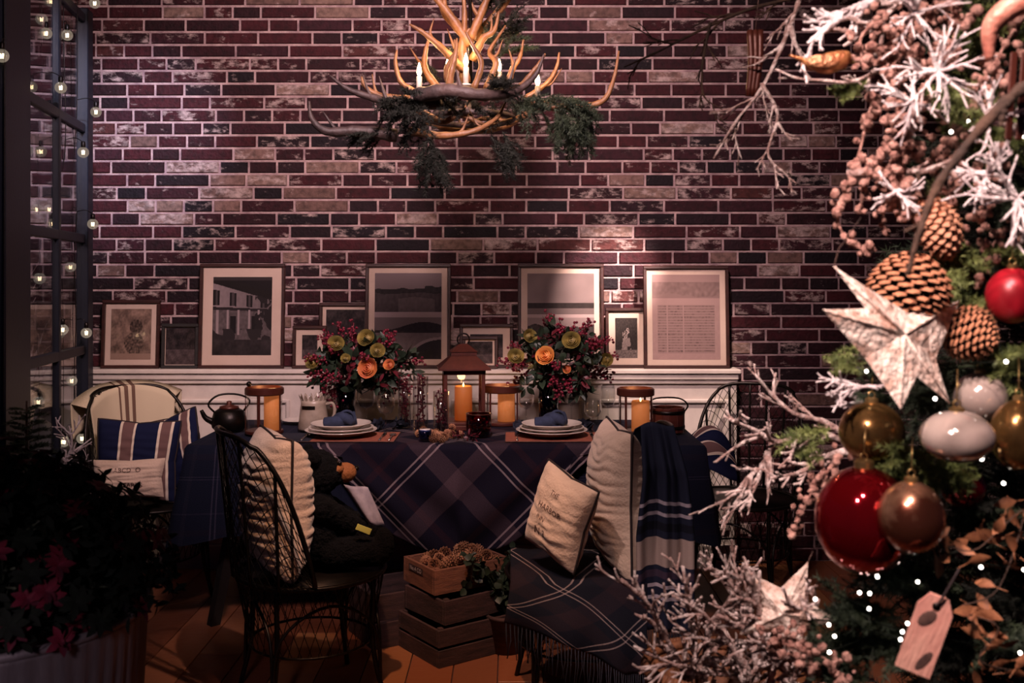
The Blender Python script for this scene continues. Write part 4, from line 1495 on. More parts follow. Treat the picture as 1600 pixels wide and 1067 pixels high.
def pillow(name, label, loc, rot, W, H, T, matk, text=None, wr=.004, stripes=(), uvs=True, piping=True, seed=0, quilt=0):
    """cushion standing in its own XZ plane, thickness along Y, base at z=0"""
    t = thing(name, label, 'cushion', loc, rot=rot)

    def surf(x, z, side):
        ex = max(0, 1 - abs(x) ** 2.6); ez = max(0, 1 - abs(z) ** 2.6)
        h = T / 2 * (ex * ez) ** .42
        q = noise.noise(Vector((x * 2.0 + seed, z * 6 + side * 3, seed))) * wr * 2 * (ex * ez) ** .3
        if quilt:
            q += quilt * 1.2 * abs(math.sin(z * 22 + 2.6 * noise.noise(Vector((x * 2.2, z * 4, seed))))) * (ex * ez) ** .4 - quilt * .5
        # corners pull out
        px = x * W / 2 * (1 - .07 * (1 - abs(z) ** 2) * abs(x) ** 3 * -1 - .05)
        pz = z * H / 2 * (1 - .05)
        k = 1 - .09 * (1 - (abs(x) * abs(z)) ** .8)
        return Vector((x * W / 2 * k, -side * (h + q), H / 2 + z * H / 2 * k))
    m1 = MB()
    for side in (1, -1):
        m1.grid(30, 96, lambda u, v, side=side: surf((u * 2 - 1) * side, v * 2 - 1, side), uvfn=lambda u, v, side=side: ((u if side > 0 else 1 - u), v))
    m1.build('cover', M[matk], t)
    if piping:
        m1 = MB()
        ring = []
        for k in range(88):
            a = k / 88 * 4
            s_, f = int(a), a - int(a)
            x, z = [(f * 2 - 1, -1), (1, f * 2 - 1), (1 - f * 2, 1), (-1, 1 - f * 2)][s_]
            ring.append(surf(x, z, 1) * .5 + surf(x, z, -1) * .5)
        m1.tube(ring, .0045, 6, closed=True); m1.build('piping', M['piping'], t)
    for sx in stripes:
        m1 = MB()
        m1.tube([surf(sx, -1 + 2 * k / 40, 1) + Vector((0, -.001, 0)) for k in range(41)], .0035, 5); m1.build('stripe', M['piping'], t)
    if text:
        m1 = MB()
        for (s, size, zc, xc) in text:
            vs, fs = text_geo(s, size)
            out = []
            for p in vs:
                x = (p.x + xc) / (W / 2); z = (p.y + zc) / (H / 2)
                q = surf(max(-.97, min(.97, x)), max(-.97, min(.97, z)), 1)
                out.append(q + Vector((0, -.0016, 0)))
            m1.add(out, fs)
        m1.build('lettering', M['ink'], t, smooth=False)
    return t


# ------------------------------------------------------------------ wire chairs
def wire_chair(label, loc, facing, group='black wire armchairs', lattice=True, back_top=.50, hood=76):
    """facing: angle of the sitting direction about z, 0 = towards +x"""
    t = thing('wire_armchair', label, 'chair', loc, facing, group)
    sz = .44
    R0 = .255
    m1 = MB()
    ring = [(R0 * math.cos(a), R0 * math.sin(a), sz) for a in [i * PI / 16 for i in range(32)]]
    m1.tube(ring, .008, 6, closed=True)
    m1.lathe([(0.001, sz - .006), (R0 - .004, sz - .006), (R0 - .004, sz), (0.001, sz + .004)], 32)
    m1.build('seat', M['iron'], t)

    def topz(th):      # th measured from the back direction, -1..1 over +-110 deg
        a = abs(th)
        k = max(0, min(1, (a - .12) / .88))
        k = k ** 3.0
        return lerp(back_top, .012, k)

    def bp(th, h):      # h 0..1
        an = PI + th * R(hood)
        z = topz(th) * h
        rad = R0 + .01 + .075 * z * (1.4 if abs(th) < .5 else 1.0)
        return Vector((rad * math.cos(an), rad * math.sin(an), sz + z))
    m1 = MB(); m1.tube([bp(-1 + 2 * k / 60, 1) for k in range(61)], .0085, 7)
    for th in (-.66, -.34, -.1, .1, .34, .66):
        m1.tube([bp(th, k / 10) for k in range(11)], .006, 6)
    m1.build('back_frame', M['iron'], t)
    if lattice:
        m1 = MB()
        n = 22
        for k in range(-18, n + 18):
            for sg in (1, -1):
                pts = []
                for q in range(15):
                    h = q / 14
                    th = -1 + 2 * (k + .5) / n + sg * (h - .5) * .75
                    if -1 <= th <= 1: pts.append(bp(th, h))
                if len(pts) > 1: m1.tube(pts, .0017, 3, cap=False)
        m1.build('back_lattice', M['iron'], t)
        m1 = MB()
        for k in range(40):
            for sg in (1, -1):
                a0 = 2 * PI * k / 40
                m1.tube([(lerp(R0, R0 * .82, q / 5) * math.cos(a0 + sg * q * .07), lerp(R0, R0 * .82, q / 5) * math.sin(a0 + sg * q * .07), sz - .24 * q / 5) for q in range(6)], .0017, 3, cap=False)
        m1.tube([(R0 * .82 * math.cos(a), R0 * .82 * math.sin(a), sz - .24) for a in [i * PI / 14 for i in range(28)]], .005, 5, closed=True)
        m1.build('apron_lattice', M['iron'], t)
    for k in range(4):
        a = PI / 4 + k * PI / 2
        m1 = MB()
        m1.tube(crom([(R0 * .93 * math.cos(a), R0 * .93 * math.sin(a), sz), (R0 * .92 * math.cos(a), R0 * .92 * math.sin(a), .2), (R0 * 1.1 * math.cos(a), R0 * 1.1 * math.sin(a), .006)], 6), .009, 7)
        m1.build('leg', M['iron'], t)
        # hoop between neighbouring legs
        m1 = MB()
        a2 = a + PI / 2
        p0 = Vector((R0 * 1.04 * math.cos(a), R0 * 1.04 * math.sin(a), .05)); p3 = Vector((R0 * 1.04 * math.cos(a2), R0 * 1.04 * math.sin(a2), .05))
        mid = (p0 + p3) / 2
        m1.tube(crom([p0, p0.lerp(mid, .15) + Vector((0, 0, .22)), mid * 1.1 + Vector((0, 0, .31)), p3.lerp(mid, .15) + Vector((0, 0, .22)), p3], 5), .0055, 6)
        m1.build('brace_hoop', M['iron'], t)
    return t


LC = Vector((-.70, 3.52, 0))
LF = R(28)
wire_chair('black wire armchair on the left front, holding the teddy bear', LC, LF)
RC = Vector((.235, 3.50, 0))
RF = R(186)
wire_chair('black wire armchair on the right front, with scarf over its back', RC, RF, hood=50)
BL = Vector((-1.64, 4.60, 0))
wire_chair('black wire armchair at the left end of the table, behind the poinsettias', BL, R(-48))
BR = Vector((1.06, 4.66, 0))
wire_chair('bare black wire armchair at the right end of the table against the bricks', BR, R(-118))

# cushions on the chairs
dv = Vector((math.cos(LF), math.sin(LF), 0))
p = LC - dv * .125 + Vector((0, 0, .452))
pillow('quilted_cushion', 'large cream quilted cushion standing in the left front chair', p, (R(0), R(0), LF + PI / 2), .42, .47, .22, 'cream', stripes=(-.25, .22), seed=3, quilt=.009, wr=.004)
bpy.context.view_layer.update()
dv = Vector((math.cos(RF), math.sin(RF), 0))
p = RC - dv * .135 + Vector((-.0, -.02, .455))
pillow('quilted_cushion', 'large cream quilted cushion standing in the right front chair', p, (R(0), R(0), RF + PI / 2), .42, .49, .20, 'cream', stripes=(), seed=5, quilt=.008, wr=.003)
p = P(858, 868, 3.36)
pillow('lettered_cushion', 'small cream cushion with brown lettering leaning on the right front chair', p, (R(-6), R(17), R(-50)), .25, .29, .13, 'cream',
       text=[('THE', .024, .085, .0), ('HARBOR', .030, .025, .0), ('INN', .024, -.02, -.03), ('N 3', .040, -.07, -.02)], seed=6)

dv = Vector((math.cos(R(-48)), math.sin(R(-48)), 0))
p = Vector((-1.80, 4.56, .452))
pillow('striped_cushion', 'navy cushion with cream stripes, front one in the left end chair', Vector((-1.69, 4.50, .46)), (R(-8), R(3), R(8)), .36, .36, .12, 'navy_stripe', seed=8)
pillow('striped_cushion', 'navy cushion with cream stripes tucked at the right of the left end chair', Vector((-1.53, 4.66, .47)), (R(-8), R(-18), R(-20)), .32, .36, .10, 'navy_stripe', seed=9)
pillow('lettered_cushion', 'small cream cushion with faint lettering in the left end chair', Vector((-1.665, 4.37, .50)), (R(-14), R(0), R(10)), .30, .17, .10, 'cream',
       text=[('ABCD  O', .03, .035, .0), ('A. HEARTS', .03, -.035, .0)], seed=10, piping=False)
# cream throw over the back of that chair


def cloth(name, fn, nu, nv, matk, label, cat='blanket', uvfn=None, solid=.004, fringe=None, fringe_mat=None):
    t = thing(name, label, cat, fn(.5, 0))
    o0 = fn(.5, 0)
    m1 = MB(); m1.grid(nu, nv, lambda u, v: fn(u, v) - o0, uvfn=uvfn or (lambda u, v: (u, v)))
    m1.build('fabric', M[matk], t, solid=solid)
    if fringe:
        m1 = MB()
        rr = random.Random(5)
        for k in range(fringe[0]):
            u = (k + .5) / fringe[0]
            a = fn(u, 1) - o0
            m1.tube([a, a + Vector((rr.uniform(-.004, .004), rr.uniform(-.004, .004), -fringe[1] * .5)), a + Vector((rr.uniform(-.01, .01), rr.uniform(-.01, .01), -fringe[1]))], .0016, 4)
        m1.build('fringe', M[fringe_mat or 'dark_cloth'], t)
    return t


def bl_throw(u, v):
    an = R(-48) + PI + (u - .50) * R(86)
    n_ = noise.noise(Vector((u * 5, v * 2, 1))) * .012
    if v < .5:
        z = lerp(.70, .962, v * 2); r_ = .285 + .04 * v * 2 - .026
    else:
        z = lerp(.962, .80, (v - .5) * 2); r_ = .338 + .028 - .012 * (v - .5) * 2 + .022
    r_ += n_
    zz = z - .07 * (abs(u - .45) * 2) ** 2
    return BL + Vector((r_ * math.cos(an), r_ * math.sin(an), zz))


cloth('throw_blanket', bl_throw, 40, 24, 'cream_stripe', 'cream throw with brown stripes draped over the left end chair back')


def seat_throw(u, v):
    # lies on the seat and falls over its camera side
    a = P(790 + 175 * u, 855, 3.50)
    n_ = noise.noise(Vector((u * 4, v * 3, 4)))
    fold = .012 * math.sin(u * 17 + v * 2)
    if v < .3:
        t_ = v / .3
        return Vector((RC.x + lerp(-.24, .20, u), lerp(3.62, 3.27 + .05 * (u - .5) ** 2 * 4, t_), .470 + .012 * n_ + .05 * (1 - u) * (1 - t_) * .3))
    t_ = (v - .3) / .7
    x = lerp(-.24, .20, u) - .02 * t_ + .05 * t_ * math.sin(u * 3)
    y = 3.26 - .06 * math.sin(t_ * PI * .6) - fold * t_ - .02
    z = .470 - t_ * lerp(.10, .27, min(1, u * 1.25)) 
    return Vector((RC.x + x, y, z + .01 * n_ * (1 - t_)))


cloth('throw_blanket', seat_throw, 44, 30, 'throw', 'dark navy plaid throw with fringe falling from the right front chair seat', uvfn=lambda u, v: ((u * .44 + v * .55) * .707 + .3, (v * .55 - u * .44) * .707 + 1.0), fringe=(46, .11))


def scarf_fn(u, v):
    # hangs over the back of the right front chair: short inside, long outside
    u2 = u
    fold = .014 * math.sin(u2 * 13 + 1) + .006 * math.sin(u2 * 29)
    topx, topy = .475, 3.30
    dirb = Vector((-math.cos(RF), -math.sin(RF), 0))
    side = Vector((-dirb.y, dirb.x, 0))
    wdt = lerp(.11, .19, min(1, abs(v - .12) * 2.2))
    base = Vector((topx, topy, 0)) + Vector((1, .12, 0)) * (u2 - .5) * wdt
    if v < .12:
        t_ = v / .12
        return Vector((base.x - .035 * (1 - t_) - .01, base.y + .03 * (1 - t_), .975 - .10 * (1 - t_)))
    t_ = (v - .12) / .88
    return Vector((base.x + .018 * min(1, t_ * 4), base.y - .05 * min(1, t_ * 5) - fold * min(1, t_ * 4), .975 + .006 * math.sin(u * 6) - .66 * t_ - .015 * (1 - math.cos((u - .5) * 2)) ))


cloth('scarf', scarf_fn, 36, 50, 'scarf', 'navy and grey striped scarf hanging over the right front chair back', 'scarf', uvfn=lambda u, v: (v, u), fringe=(34, .07))


def br_throw(u, v):
    an = R(-118) + PI + lerp(.1, .95, u)
    z = .62 + .19 * math.sin(v * PI * .5) * math.sin(PI * (.15 + .7 * u)) ** .7 - .05 * u + .012 * math.sin(v * 14 + u * 5)
    return BR + Vector((-.25 + .19 * u, -.20 + .12 * v - .05 * math.sin(u * PI) + .012 * math.sin(v * 11), z))


cloth('striped_shawl', br_throw, 24, 16, 'navy_stripe', 'navy shawl with pale stripes bunched in the right end chair', uvfn=lambda u, v: (v, u))

# ------------------------------------------------------------------ teddy bear (one continuous body)
bo = Vector((-.69, 3.52, .452))
bt = thing('teddy_bear', 'black plush bear with brown muzzle sitting in the left front chair', 'stuffed animal', bo, R(20))
bt.scale = (1.05, 1.05, 1.05)
m1 = MB()


def ell(c, r, rot=None):
    m1.sph(c, r, 16, 10, rot=rot)


ell((0, 0, .115), (.100, .105, .135))
ell((-.01, 0, .20), (.075, .085, .07))
ell((.0, 0, .305), (.088, .082, .080))
ell((-.01, -.068, .365), (.022, .026, .028)); ell((-.01, .068, .365), (.022, .026, .028))
ell((.07, 0, .29), (.04, .036, .03))
for sy in (-1, 1):
    for k in range(6):
        t_ = k / 5
        ell((lerp(.01, .135, t_), sy * lerp(.088, .05, t_), lerp(.205, .125, t_)), (lerp(.042, .036, t_),) * 3)
        ell((lerp(.05, .19, t_), sy * lerp(.06, .085, t_), lerp(.055, .048, t_)), (lerp(.055, .048, t_),) * 3)
    ell((.215, sy * .088, .07), (.034, .046, .058))
bd = m1.build('body', M['fur'], bt)
md = bd.modifiers.new('join', 'REMESH'); md.mode = 'VOXEL'; md.voxel_size = .006; md.use_smooth_shade = True
md = bd.modifiers.new('smooth', 'SMOOTH'); md.iterations = 4
tex = bpy.data.textures.new('fur_noise', 'CLOUDS'); tex.noise_scale = .012
md = bd.modifiers.new('fur', 'DISPLACE'); md.texture = tex; md.strength = .012; md.mid_level = .5
m1 = MB(); m1.sph((.102, 0, .300), (.040, .034, .034), 16, 10); m1.sph((.07, 0, .318), (.03, .05, .022), 14, 8); m1.build('muzzle', M['muzzle'], bt)
m1 = MB(); m1.sph((.140, 0, .312), (.010, .013, .009), 10, 8); m1.build('nose', M['iron'], bt)
for sy in (-1, 1):
    m1 = MB(); m1.sph((.078, sy * .034, .338), .008, 10, 8); m1.build('eye', M['iron'], bt)
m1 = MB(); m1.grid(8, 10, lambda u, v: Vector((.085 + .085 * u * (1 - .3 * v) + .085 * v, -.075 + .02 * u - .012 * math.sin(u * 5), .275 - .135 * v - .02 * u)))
m1.build('lit_cloth_patch', M['lit_cloth_patch'], bt, solid=.003)  # added pale cloth standing in for a lit patch of tablecloth
m1 = MB(); m1.chbox((0, 0, 0), (.052, .003, .020), .001); m1.build('label_tag', M['tagm'], bt, (.14, -.125, .135), (0, R(25), 0), False)

# ------------------------------------------------------------------ crates, cones, ivy


def crate(label, loc, rz, W, D, H, matk, rowsn, tilt=0, handle=False, group=None):
    t = thing('wooden_crate', label, 'crate', loc, group=group, rot=(tilt, 0, rz))
    ph = H / rowsn
    for sy in (-1, 1):
        for k in range(rowsn):
            m1 = MB(); m1.chbox((0, sy * (D / 2 - .006), ph * (k + .5)), (W, .012, ph - .010), .002); m1.build('slat', M[matk], t, smooth=False)
    for sx in (-1, 1):
        for k in range(rowsn):
            m1 = MB(); m1.chbox((sx * (W / 2 - .006), 0, ph * (k + .5)), (.012, D - .026, ph - .010), .002); m1.build('slat', M[matk], t, smooth=False)
        for sy in (-1, 1):
            m1 = MB(); m1.chbox((sx * (W / 2 - .022), sy * (D / 2 - .022), H / 2), (.02, .02, H - .004), .002); m1.build('corner_block', M[matk], t, smooth=False)
    m1 = MB(); m1.chbox((0, 0, .008), (W - .026, D - .026, .01), .002); m1.build('bottom_board', M[matk], t, smooth=False)
    return t


rzc = R(36)
near = Vector((-.272, 3.735, 0))
ux = Vector((math.cos(rzc), math.sin(rzc), 0)); uy = Vector((-math.sin(rzc), math.cos(rzc), 0))
W1, D1 = .42, .30
c1 = near + ux * W1 / 2 + uy * D1 / 2
crate('dark slatted crate on the floor at the bottom of the stack under the table', c1, rzc, W1, D1, .15, 'crate_dark', 2)
c2 = c1 + Vector((.005, .01, .1505))
crate('dark slatted crate in the middle of the stack under the table', c2, rzc + R(3), W1 * .93, D1 * .92, .10, 'crate_dark', 1)
W3, D3, H3 = .34, .25, .105
c3 = c1 + Vector((-.03, .015, .251))
rz3 = rzc + R(-2)
ct = crate('light wooden crate full of pine cones on top of the stack', c3, rz3, W3, D3, H3, 'crate', 1)
# stencilled mark on its near face
m1 = MB(); m1.chbox((0, 0, 0), (.11, .002, .026), .0008); lb = m1.build('stamp', M['scorch'], ct, (-.08, 0, 0), smooth=False)
lb.location = (-W3 / 2 - .0012, .02, .072); lb.rotation_euler = (0, 0, R(90))
vs, fs = text_geo('No.4 CO', .024)
m1 = MB(); m1.add([Vector((p.x, 0, p.y)) for p in vs], fs); lt = m1.build('lettering', M['mat_board'], ct, (-W3 / 2 - .0028, .02, .072), (0, 0, R(-90)), smooth=False)
c4 = Vector((-.46, 4.12, 0))
crate('dark crate on the floor half hidden behind the left front chair', c4, R(30), .34, .26, .22, 'crate_dark', 2)
rr = random.Random(91)
u3 = Vector((math.cos(rz3), math.sin(rz3), 0)); v3 = Vector((-math.sin(rz3), math.cos(rz3), 0))
# filler under the top layer of cones
for i in range(58):
    a, b_ = rr.uniform(-.5, .5), rr.uniform(-.5, .5)
    lay = i // 29
    p = c3 + u3 * a * (W3 - .07) + v3 * b_ * (D3 - .07) + Vector((0, 0, .055 + .036 * lay + rr.uniform(-.006, .012)))
    o = link('pine_cone', SC[i % 2], None, p, (rr.uniform(.6, 2.2), rr.uniform(0, 6), rr.uniform(0, 6)))
    tag(o, 'brown pine cone in the heap filling the top crate', 'pine cone', 'pine cones in the crate')

# ivy to the right of the crates
iv = thing('ivy_plant', 'trailing dark ivy beside the crate stack', 'plant', (-.02, 3.93, 0))
m1 = MB(); m1.lathe([(.06, 0), (.085, .14), (.09, .14), (.09, .155), (.08, .155), (.078, .13), (0, .13)], 24); m1.build('pot', M['crate_dark'], iv)
rr = random.Random(8)
m1 = MB(); m2 = MB()
for k in range(26):
    a = rr.uniform(0, 2 * PI)
    e = Vector((math.cos(a) * .17, math.sin(a) * .12 - .03, rr.uniform(-.02, .25)))
    c = crom([(0, 0, .13), (e.x * .5, e.y * .5, .30 + rr.uniform(-.03, .05)), (e.x, e.y, .13 + e.z)], 5)
    m1.tube(c, .002, 4)
    for q in c[2:]:
        for _ in range(3):
            d = rvec(rr)
            leaf_geo(m2, q, d, rvec(rr), rr.uniform(.03, .045), rr.uniform(.025, .038), .2)
m1.build('stems', M['stem'], iv)
o = m2.build('leaves', mat('ivy_leaf', '#2a3828', .5, col2='#182418'), iv); o['kind'] = 'stuff'

# ------------------------------------------------------------------ tub of red plants at the left front
TC = Vector((-1.265, 2.42, 0))
tub = thing('zinc_tub', 'ribbed dark metal tub at the lower left', 'planter', TC)
nseg = 220
m1 = MB()
prof = [(.33, 0), (.335, .02), (.355, .40), (.37, .56), (.375, .575), (.362, .58), (.35, .55), (.33, .45), (.001, .45)]
m1.lathe(prof, nseg, wob=lambda a, z: 1 + (.018 * math.sin(a * 55) if .03 < z < .55 else 0))
m1.build('body', M['zinc'], tub)
m1 = MB(); m1.tube([(.372 * math.cos(a), .372 * math.sin(a), .578) for a in [i * PI / 30 for i in range(60)]], .010, 8, closed=True); m1.build('rim', M['zinc'], tub)
m1 = MB(); m1.lathe([(.34, .46), (.2, .52), (.001, .54)], 24); m1.build('soil', M['scorch'], tub)
tub.scale = (1, 1, 1.13)
pl = thing('poinsettia_bush', 'dark bushy plant with dull red bracts growing in the ribbed tub', 'plant', TC + Vector((0, 0, .625)))
rr = random.Random(12)


def bract(matk, n, L_, W_, seed):
    r2 = random.Random(seed); m1 = MB()
    for k in range(n):
        a = 2 * PI * k / n + r2.uniform(-.2, .2)
        leaf_geo(m1, Vector((0, 0, 0)), Vector((math.cos(a), math.sin(a), r2.uniform(.1, .5))), Vector((0, 0, 1)), L_ * r2.uniform(.8, 1.1), W_, .25)
    return m1.data('x', M[matk])


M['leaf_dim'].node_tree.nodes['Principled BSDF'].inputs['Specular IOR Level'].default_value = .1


M['bract'] = mat('bract_red', '#520c1e', .7, spec=.15, col2='#2a0814', nscale=18)
BR_R = [bract('bract', 7, .036, .017, i) for i in range(3)]
BR_G = [bract('leaf_dim', 7, .040, .019, i + 9) for i in range(3)]
for m_ in BR_R: m_.name = 'bract'
for m_ in BR_G: m_.name = 'leaf_whorl'
m1 = MB()
for i in range(60):
    q = rvec(rr)
    e = Vector((q.x * .42, q.y * .40, .05 + abs(q.z) * .30))
    m1.tube(crom([(q.x * .06, q.y * .06, -.05), (q.x * .22, q.y * .22, e.z * .7), e], 3), .003, 4)
m1.build('stems', M['stem'], pl)
for i in range(280):
    q = rvec(rr)
    k = rr.uniform(.75, 1.0)
    p = Vector((q.x * .46 * k, q.y * .42 * k, .06 + abs(q.z) * .36 * k + .03 * math.sin(q.x * 9)))
    if q.z < 0 and rr.random() < .5: p = Vector((q.x * .42, q.y * .39, rr.uniform(.03, .12)))
    red = rr.random() < .5
    link('bract' if red else 'leaf_whorl', (BR_R if red else BR_G)[i % 3], pl, p, Vector((q.x, q.y, abs(q.z) + .2)).to_track_quat('Z', 'Y').to_euler())
m1 = MB()
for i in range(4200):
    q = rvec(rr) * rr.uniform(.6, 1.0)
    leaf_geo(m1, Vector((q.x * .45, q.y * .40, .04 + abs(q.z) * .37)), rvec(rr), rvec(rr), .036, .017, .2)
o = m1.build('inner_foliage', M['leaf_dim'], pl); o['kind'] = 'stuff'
# second red mound further left and back, small conifer and frosted things behind the glass
rr = random.Random(14)
pl2 = thing('red_berry_bush', 'red berried bush at the left edge in front of the glass screen', 'plant', (-1.49, 3.05, 0))
m1 = MB(); m1.lathe([(.14, 0), (.18, .3), (.19, .3), (.19, .33), (.17, .33), (.165, .28), (0, .28)], 28); m1.build('pot', M['table_wood'], pl2)
m1 = MB()
for i in range(30):
    q = rvec(rr)
    m1.tube(crom([(q.x * .05, q.y * .05, .28), (q.x * .14, q.y * .14, .6), (q.x * .26, q.y * .24, .72 + q.z * .22)], 3), .003, 4)
m1.build('stems', M['stem'], pl2)
for i in range(110):
    q = rvec(rr)
    p = Vector((q.x * .30, q.y * .26, .68 + q.z * .26))
    red = rr.random() < .45
    link('bract' if red else 'leaf_whorl', (BR_R if red else BR_G)[i % 3], pl2, p, q.to_track_quat('Z', 'Y').to_euler())

cf = thing('small_conifer', 'small green conifer standing before the lower panes of the glass screen', 'plant', (-1.79, 3.72, 0))
m1 = MB(); m1.lathe([(.10, 0), (.13, .2), (.14, .2), (.14, .22), (.12, .22), (.115, .19), (0, .19)], 24); m1.build('pot', M['table_wood'], cf)
m1 = MB(); m1.tube([(0, 0, .19), (0, 0, 1.0)], [.014, .003], 6); m1.build('trunk', M['bark'], cf)
rr = random.Random(15)
for i in range(90):
    t_ = i / 90
    z = lerp(.35, .98, t_); r_ = lerp(.17, .01, t_)
    a = i * 2.4
    o = link('fir_sprig', SPR['fir'][i % 2], cf, (math.cos(a) * r_ * .2, math.sin(a) * r_ * .2, z), Vector((math.cos(a), math.sin(a), .35)).to_track_quat('X', 'Z').to_euler())
    o.scale = (lerp(1.15, .35, t_),) * 3


# ------------------------------------------------------------------ frosted branches
def branch_geo(m1, p, d, L_, r, depth, rr, knob=.35, spread=.7, seg=6, nch=4, droop=0, minr=.0019):
    pts = [p.copy()]
    dd = d.normalized()
    q = p.copy()
    for i in range(seg):
        dd = (dd + rvec(rr) * .16 + Vector((0, 0, -droop))).normalized()
        q = q + dd * (L_ / seg)
        pts.append(q.copy())
    c = crom(pts, 3)
    n = len(c)
    rad = [max(minr, lerp(r, r * .4, i / (n - 1)) * (1 + knob * rr.uniform(-.5, 1))) for i in range(n)]
    m1.tube(c, rad, 6 if depth else 5)
    if depth > 0:
        for k in range(nch):
            t_ = .25 + .7 * (k + rr.random() * .6) / nch
            i = min(n - 2, int(t_ * n))
            base = c[i]
            dloc = (c[i + 1] - c[i]).normalized()
            s = rvec(rr); s = (s - dloc * s.dot(dloc)).normalized()
            dn = (dloc + s * spread * rr.uniform(.7, 1.3)).normalized()
            branch_geo(m1, base, dn, L_ * rr.uniform(.35, .55), rad[i] * .75, depth - 1, rr, knob, spread, max(3, seg - 2), max(2, nch - 1), droop, minr)


def frosted(name, label, pts, r, seed, depth=2, nch=5, matk='frost', L2=.10, knob=.5, group=None, spread=.8, droop=0, cat='branch'):
    """main limb through world points, with side twigs"""
    rr = random.Random(seed)
    c = crom(pts, 6)
    m1 = MB()
    o0 = Vector(pts[0])
    c = [q - o0 for q in c]
    n = len(c)
    rad = [lerp(r, r * .35, i / (n - 1)) * (1 + knob * rr.uniform(-.3, .8)) for i in range(n)]
    m1.tube(c, rad, 7)
    for k in range(nch):
        i = int(lerp(.15, .96, (k + rr.random() * .7) / nch) * (n - 1))
        i = min(i, n - 2)
        d = (c[i + 1] - c[i]).normalized()
        s = rvec(rr); s.y *= .5; s = (s - d * s.dot(d)).normalized()
        branch_geo(m1, c[i], (d + s * spread).normalized(), L2 * rr.uniform(.6, 1.2), rad[i] * .8, depth - 1, rr, knob, spread, 5, 3, droop, .0016 if r < .007 else .0026)
    return tag(m1.build(name, M[matk], None, o0), label, cat, group)


frosted('frosted_branch', 'frosted bare branch crossing the bricks right of the table, top limb', [P(1335, 690, 2.1), P(1290, 660, 2.1), P(1240, 645, 2.08), P(1205, 615, 2.08), P(1180, 585, 2.06)], .0065, 1, L2=.06, nch=6)
frosted('frosted_branch', 'long frosted branch reaching left over the tablecloth end', [P(1340, 700, 2.2), P(1280, 678, 2.15), P(1215, 690, 2.1), P(1180, 672, 2.08), P(1140, 655, 2.05)], .0075, 2, L2=.07, nch=7)
frosted('frosted_branch', 'frosted branch drooping down beside the tablecloth corner', [P(1210, 688, 2.12), P(1193, 720, 2.1), P(1180, 760, 2.1), P(1155, 800, 2.08)], .006, 3, L2=.07, nch=8, spread=.5)
frosted('frosted_branch', 'frosted twig pointing down left below the right end chair', [P(1195, 680, 2.1), P(1165, 690, 2.08), P(1140, 705, 2.06), P(1118, 722, 2.05)], .0045, 4, L2=.03, nch=4, depth=1)
frosted('frosted_branch', 'thick frosted branch below the long one, towards the gold ball', [P(1340, 700, 2.1), P(1290, 715, 2.08), P(1255, 735, 2.06), P(1218, 750, 2.05)], .008, 5, L2=.06, nch=5)
frosted('frosted_branch', 'frosted twigs hanging in a bunch left of the red ball', [P(1205, 720, 2.1), P(1170, 745, 2.1), P(1150, 770, 2.1), P(1125, 790, 2.1)], .005, 6, L2=.06, nch=9, spread=.6)
frosted('frosted_branch', 'white stubby snow branch left of the gold ball', [P(1360, 640, 1.95), P(1335, 620, 1.95), P(1318, 600, 1.93), P(1305, 590, 1.93)], .006, 7, L2=.05, nch=6, matk='snow')
# top twigs
frosted('frosted_branch', 'bare twig coming down from the top in front of the bricks', [P(1255, -20, 2.3), P(1235, 40, 2.3), P(1195, 130, 2.3), P(1150, 190, 2.28), P(1115, 248, 2.28)], .006, 8, L2=.09, nch=8, spread=.6)
frosted('frosted_branch', 'thin dark twig arching left from the top of the picture', [P(1300, -15, 2.5), P(1180, 12, 2.5), P(1100, 45, 2.52), P(1030, 80, 2.55), P(975, 105, 2.6)], .005, 9, L2=.10, nch=6, matk='bark', spread=.6)
frosted('frosted_branch', 'thin dark twig hanging over the bricks right of the chandelier', [P(1110, 35, 2.5), P(1098, 100, 2.5), P(1100, 150, 2.5), P(1130, 172, 2.5)], .0035, 10, L2=.06, nch=4, matk='bark')
frosted('frosted_branch', 'frosted twig with forked end below the bird', [P(1190, 130, 2.2), P(1215, 180, 2.2), P(1200, 240, 2.2), P(1225, 270, 2.2), P(1246, 288, 2.2)], .004, 11, L2=.06, nch=6)
frosted('frosted_branch', 'heavily flocked white branch at the top above the bird', [P(1400, -30, 1.8), P(1350, 10, 1.8), P(1310, 30, 1.8), P(1285, 50, 1.78), P(1262, 68, 1.78)], .011, 12, L2=.06, nch=8, matk='snow', spread=.5)
frosted('frosted_branch', 'grey flocked branch running from the top down to the bird', [P(1460, -30, 1.8), P(1400, 10, 1.8), P(1360, 45, 1.8), P(1318, 72, 1.8)], .008, 13, L2=.05, nch=6)
frosted('frosted_branch', 'frosted twig dropping beside the pink berry garland', [P(1420, -20, 1.85), P(1385, 30, 1.85), P(1372, 90, 1.85), P(1352, 132, 1.85), P(1335, 122, 1.85)], .005, 14, L2=.04, nch=5)
frosted('frosted_branch', 'thick blurred branch crossing the ornaments from upper right', [P(1640, 110, 1.35), P(1570, 160, 1.35), P(1500, 240, 1.35), P(1460, 300, 1.35), P(1435, 370, 1.35), P(1418, 430, 1.36)], .008, 15, L2=.03, nch=3, depth=1, matk='bark')
frosted('frosted_branch', 'pale branch lying level behind the pink berries', [P(1325, 272, 1.8), P(1390, 265, 1.75), P(1440, 268, 1.7), P(1490, 250, 1.6)], .008, 16, L2=.04, nch=4, depth=1)

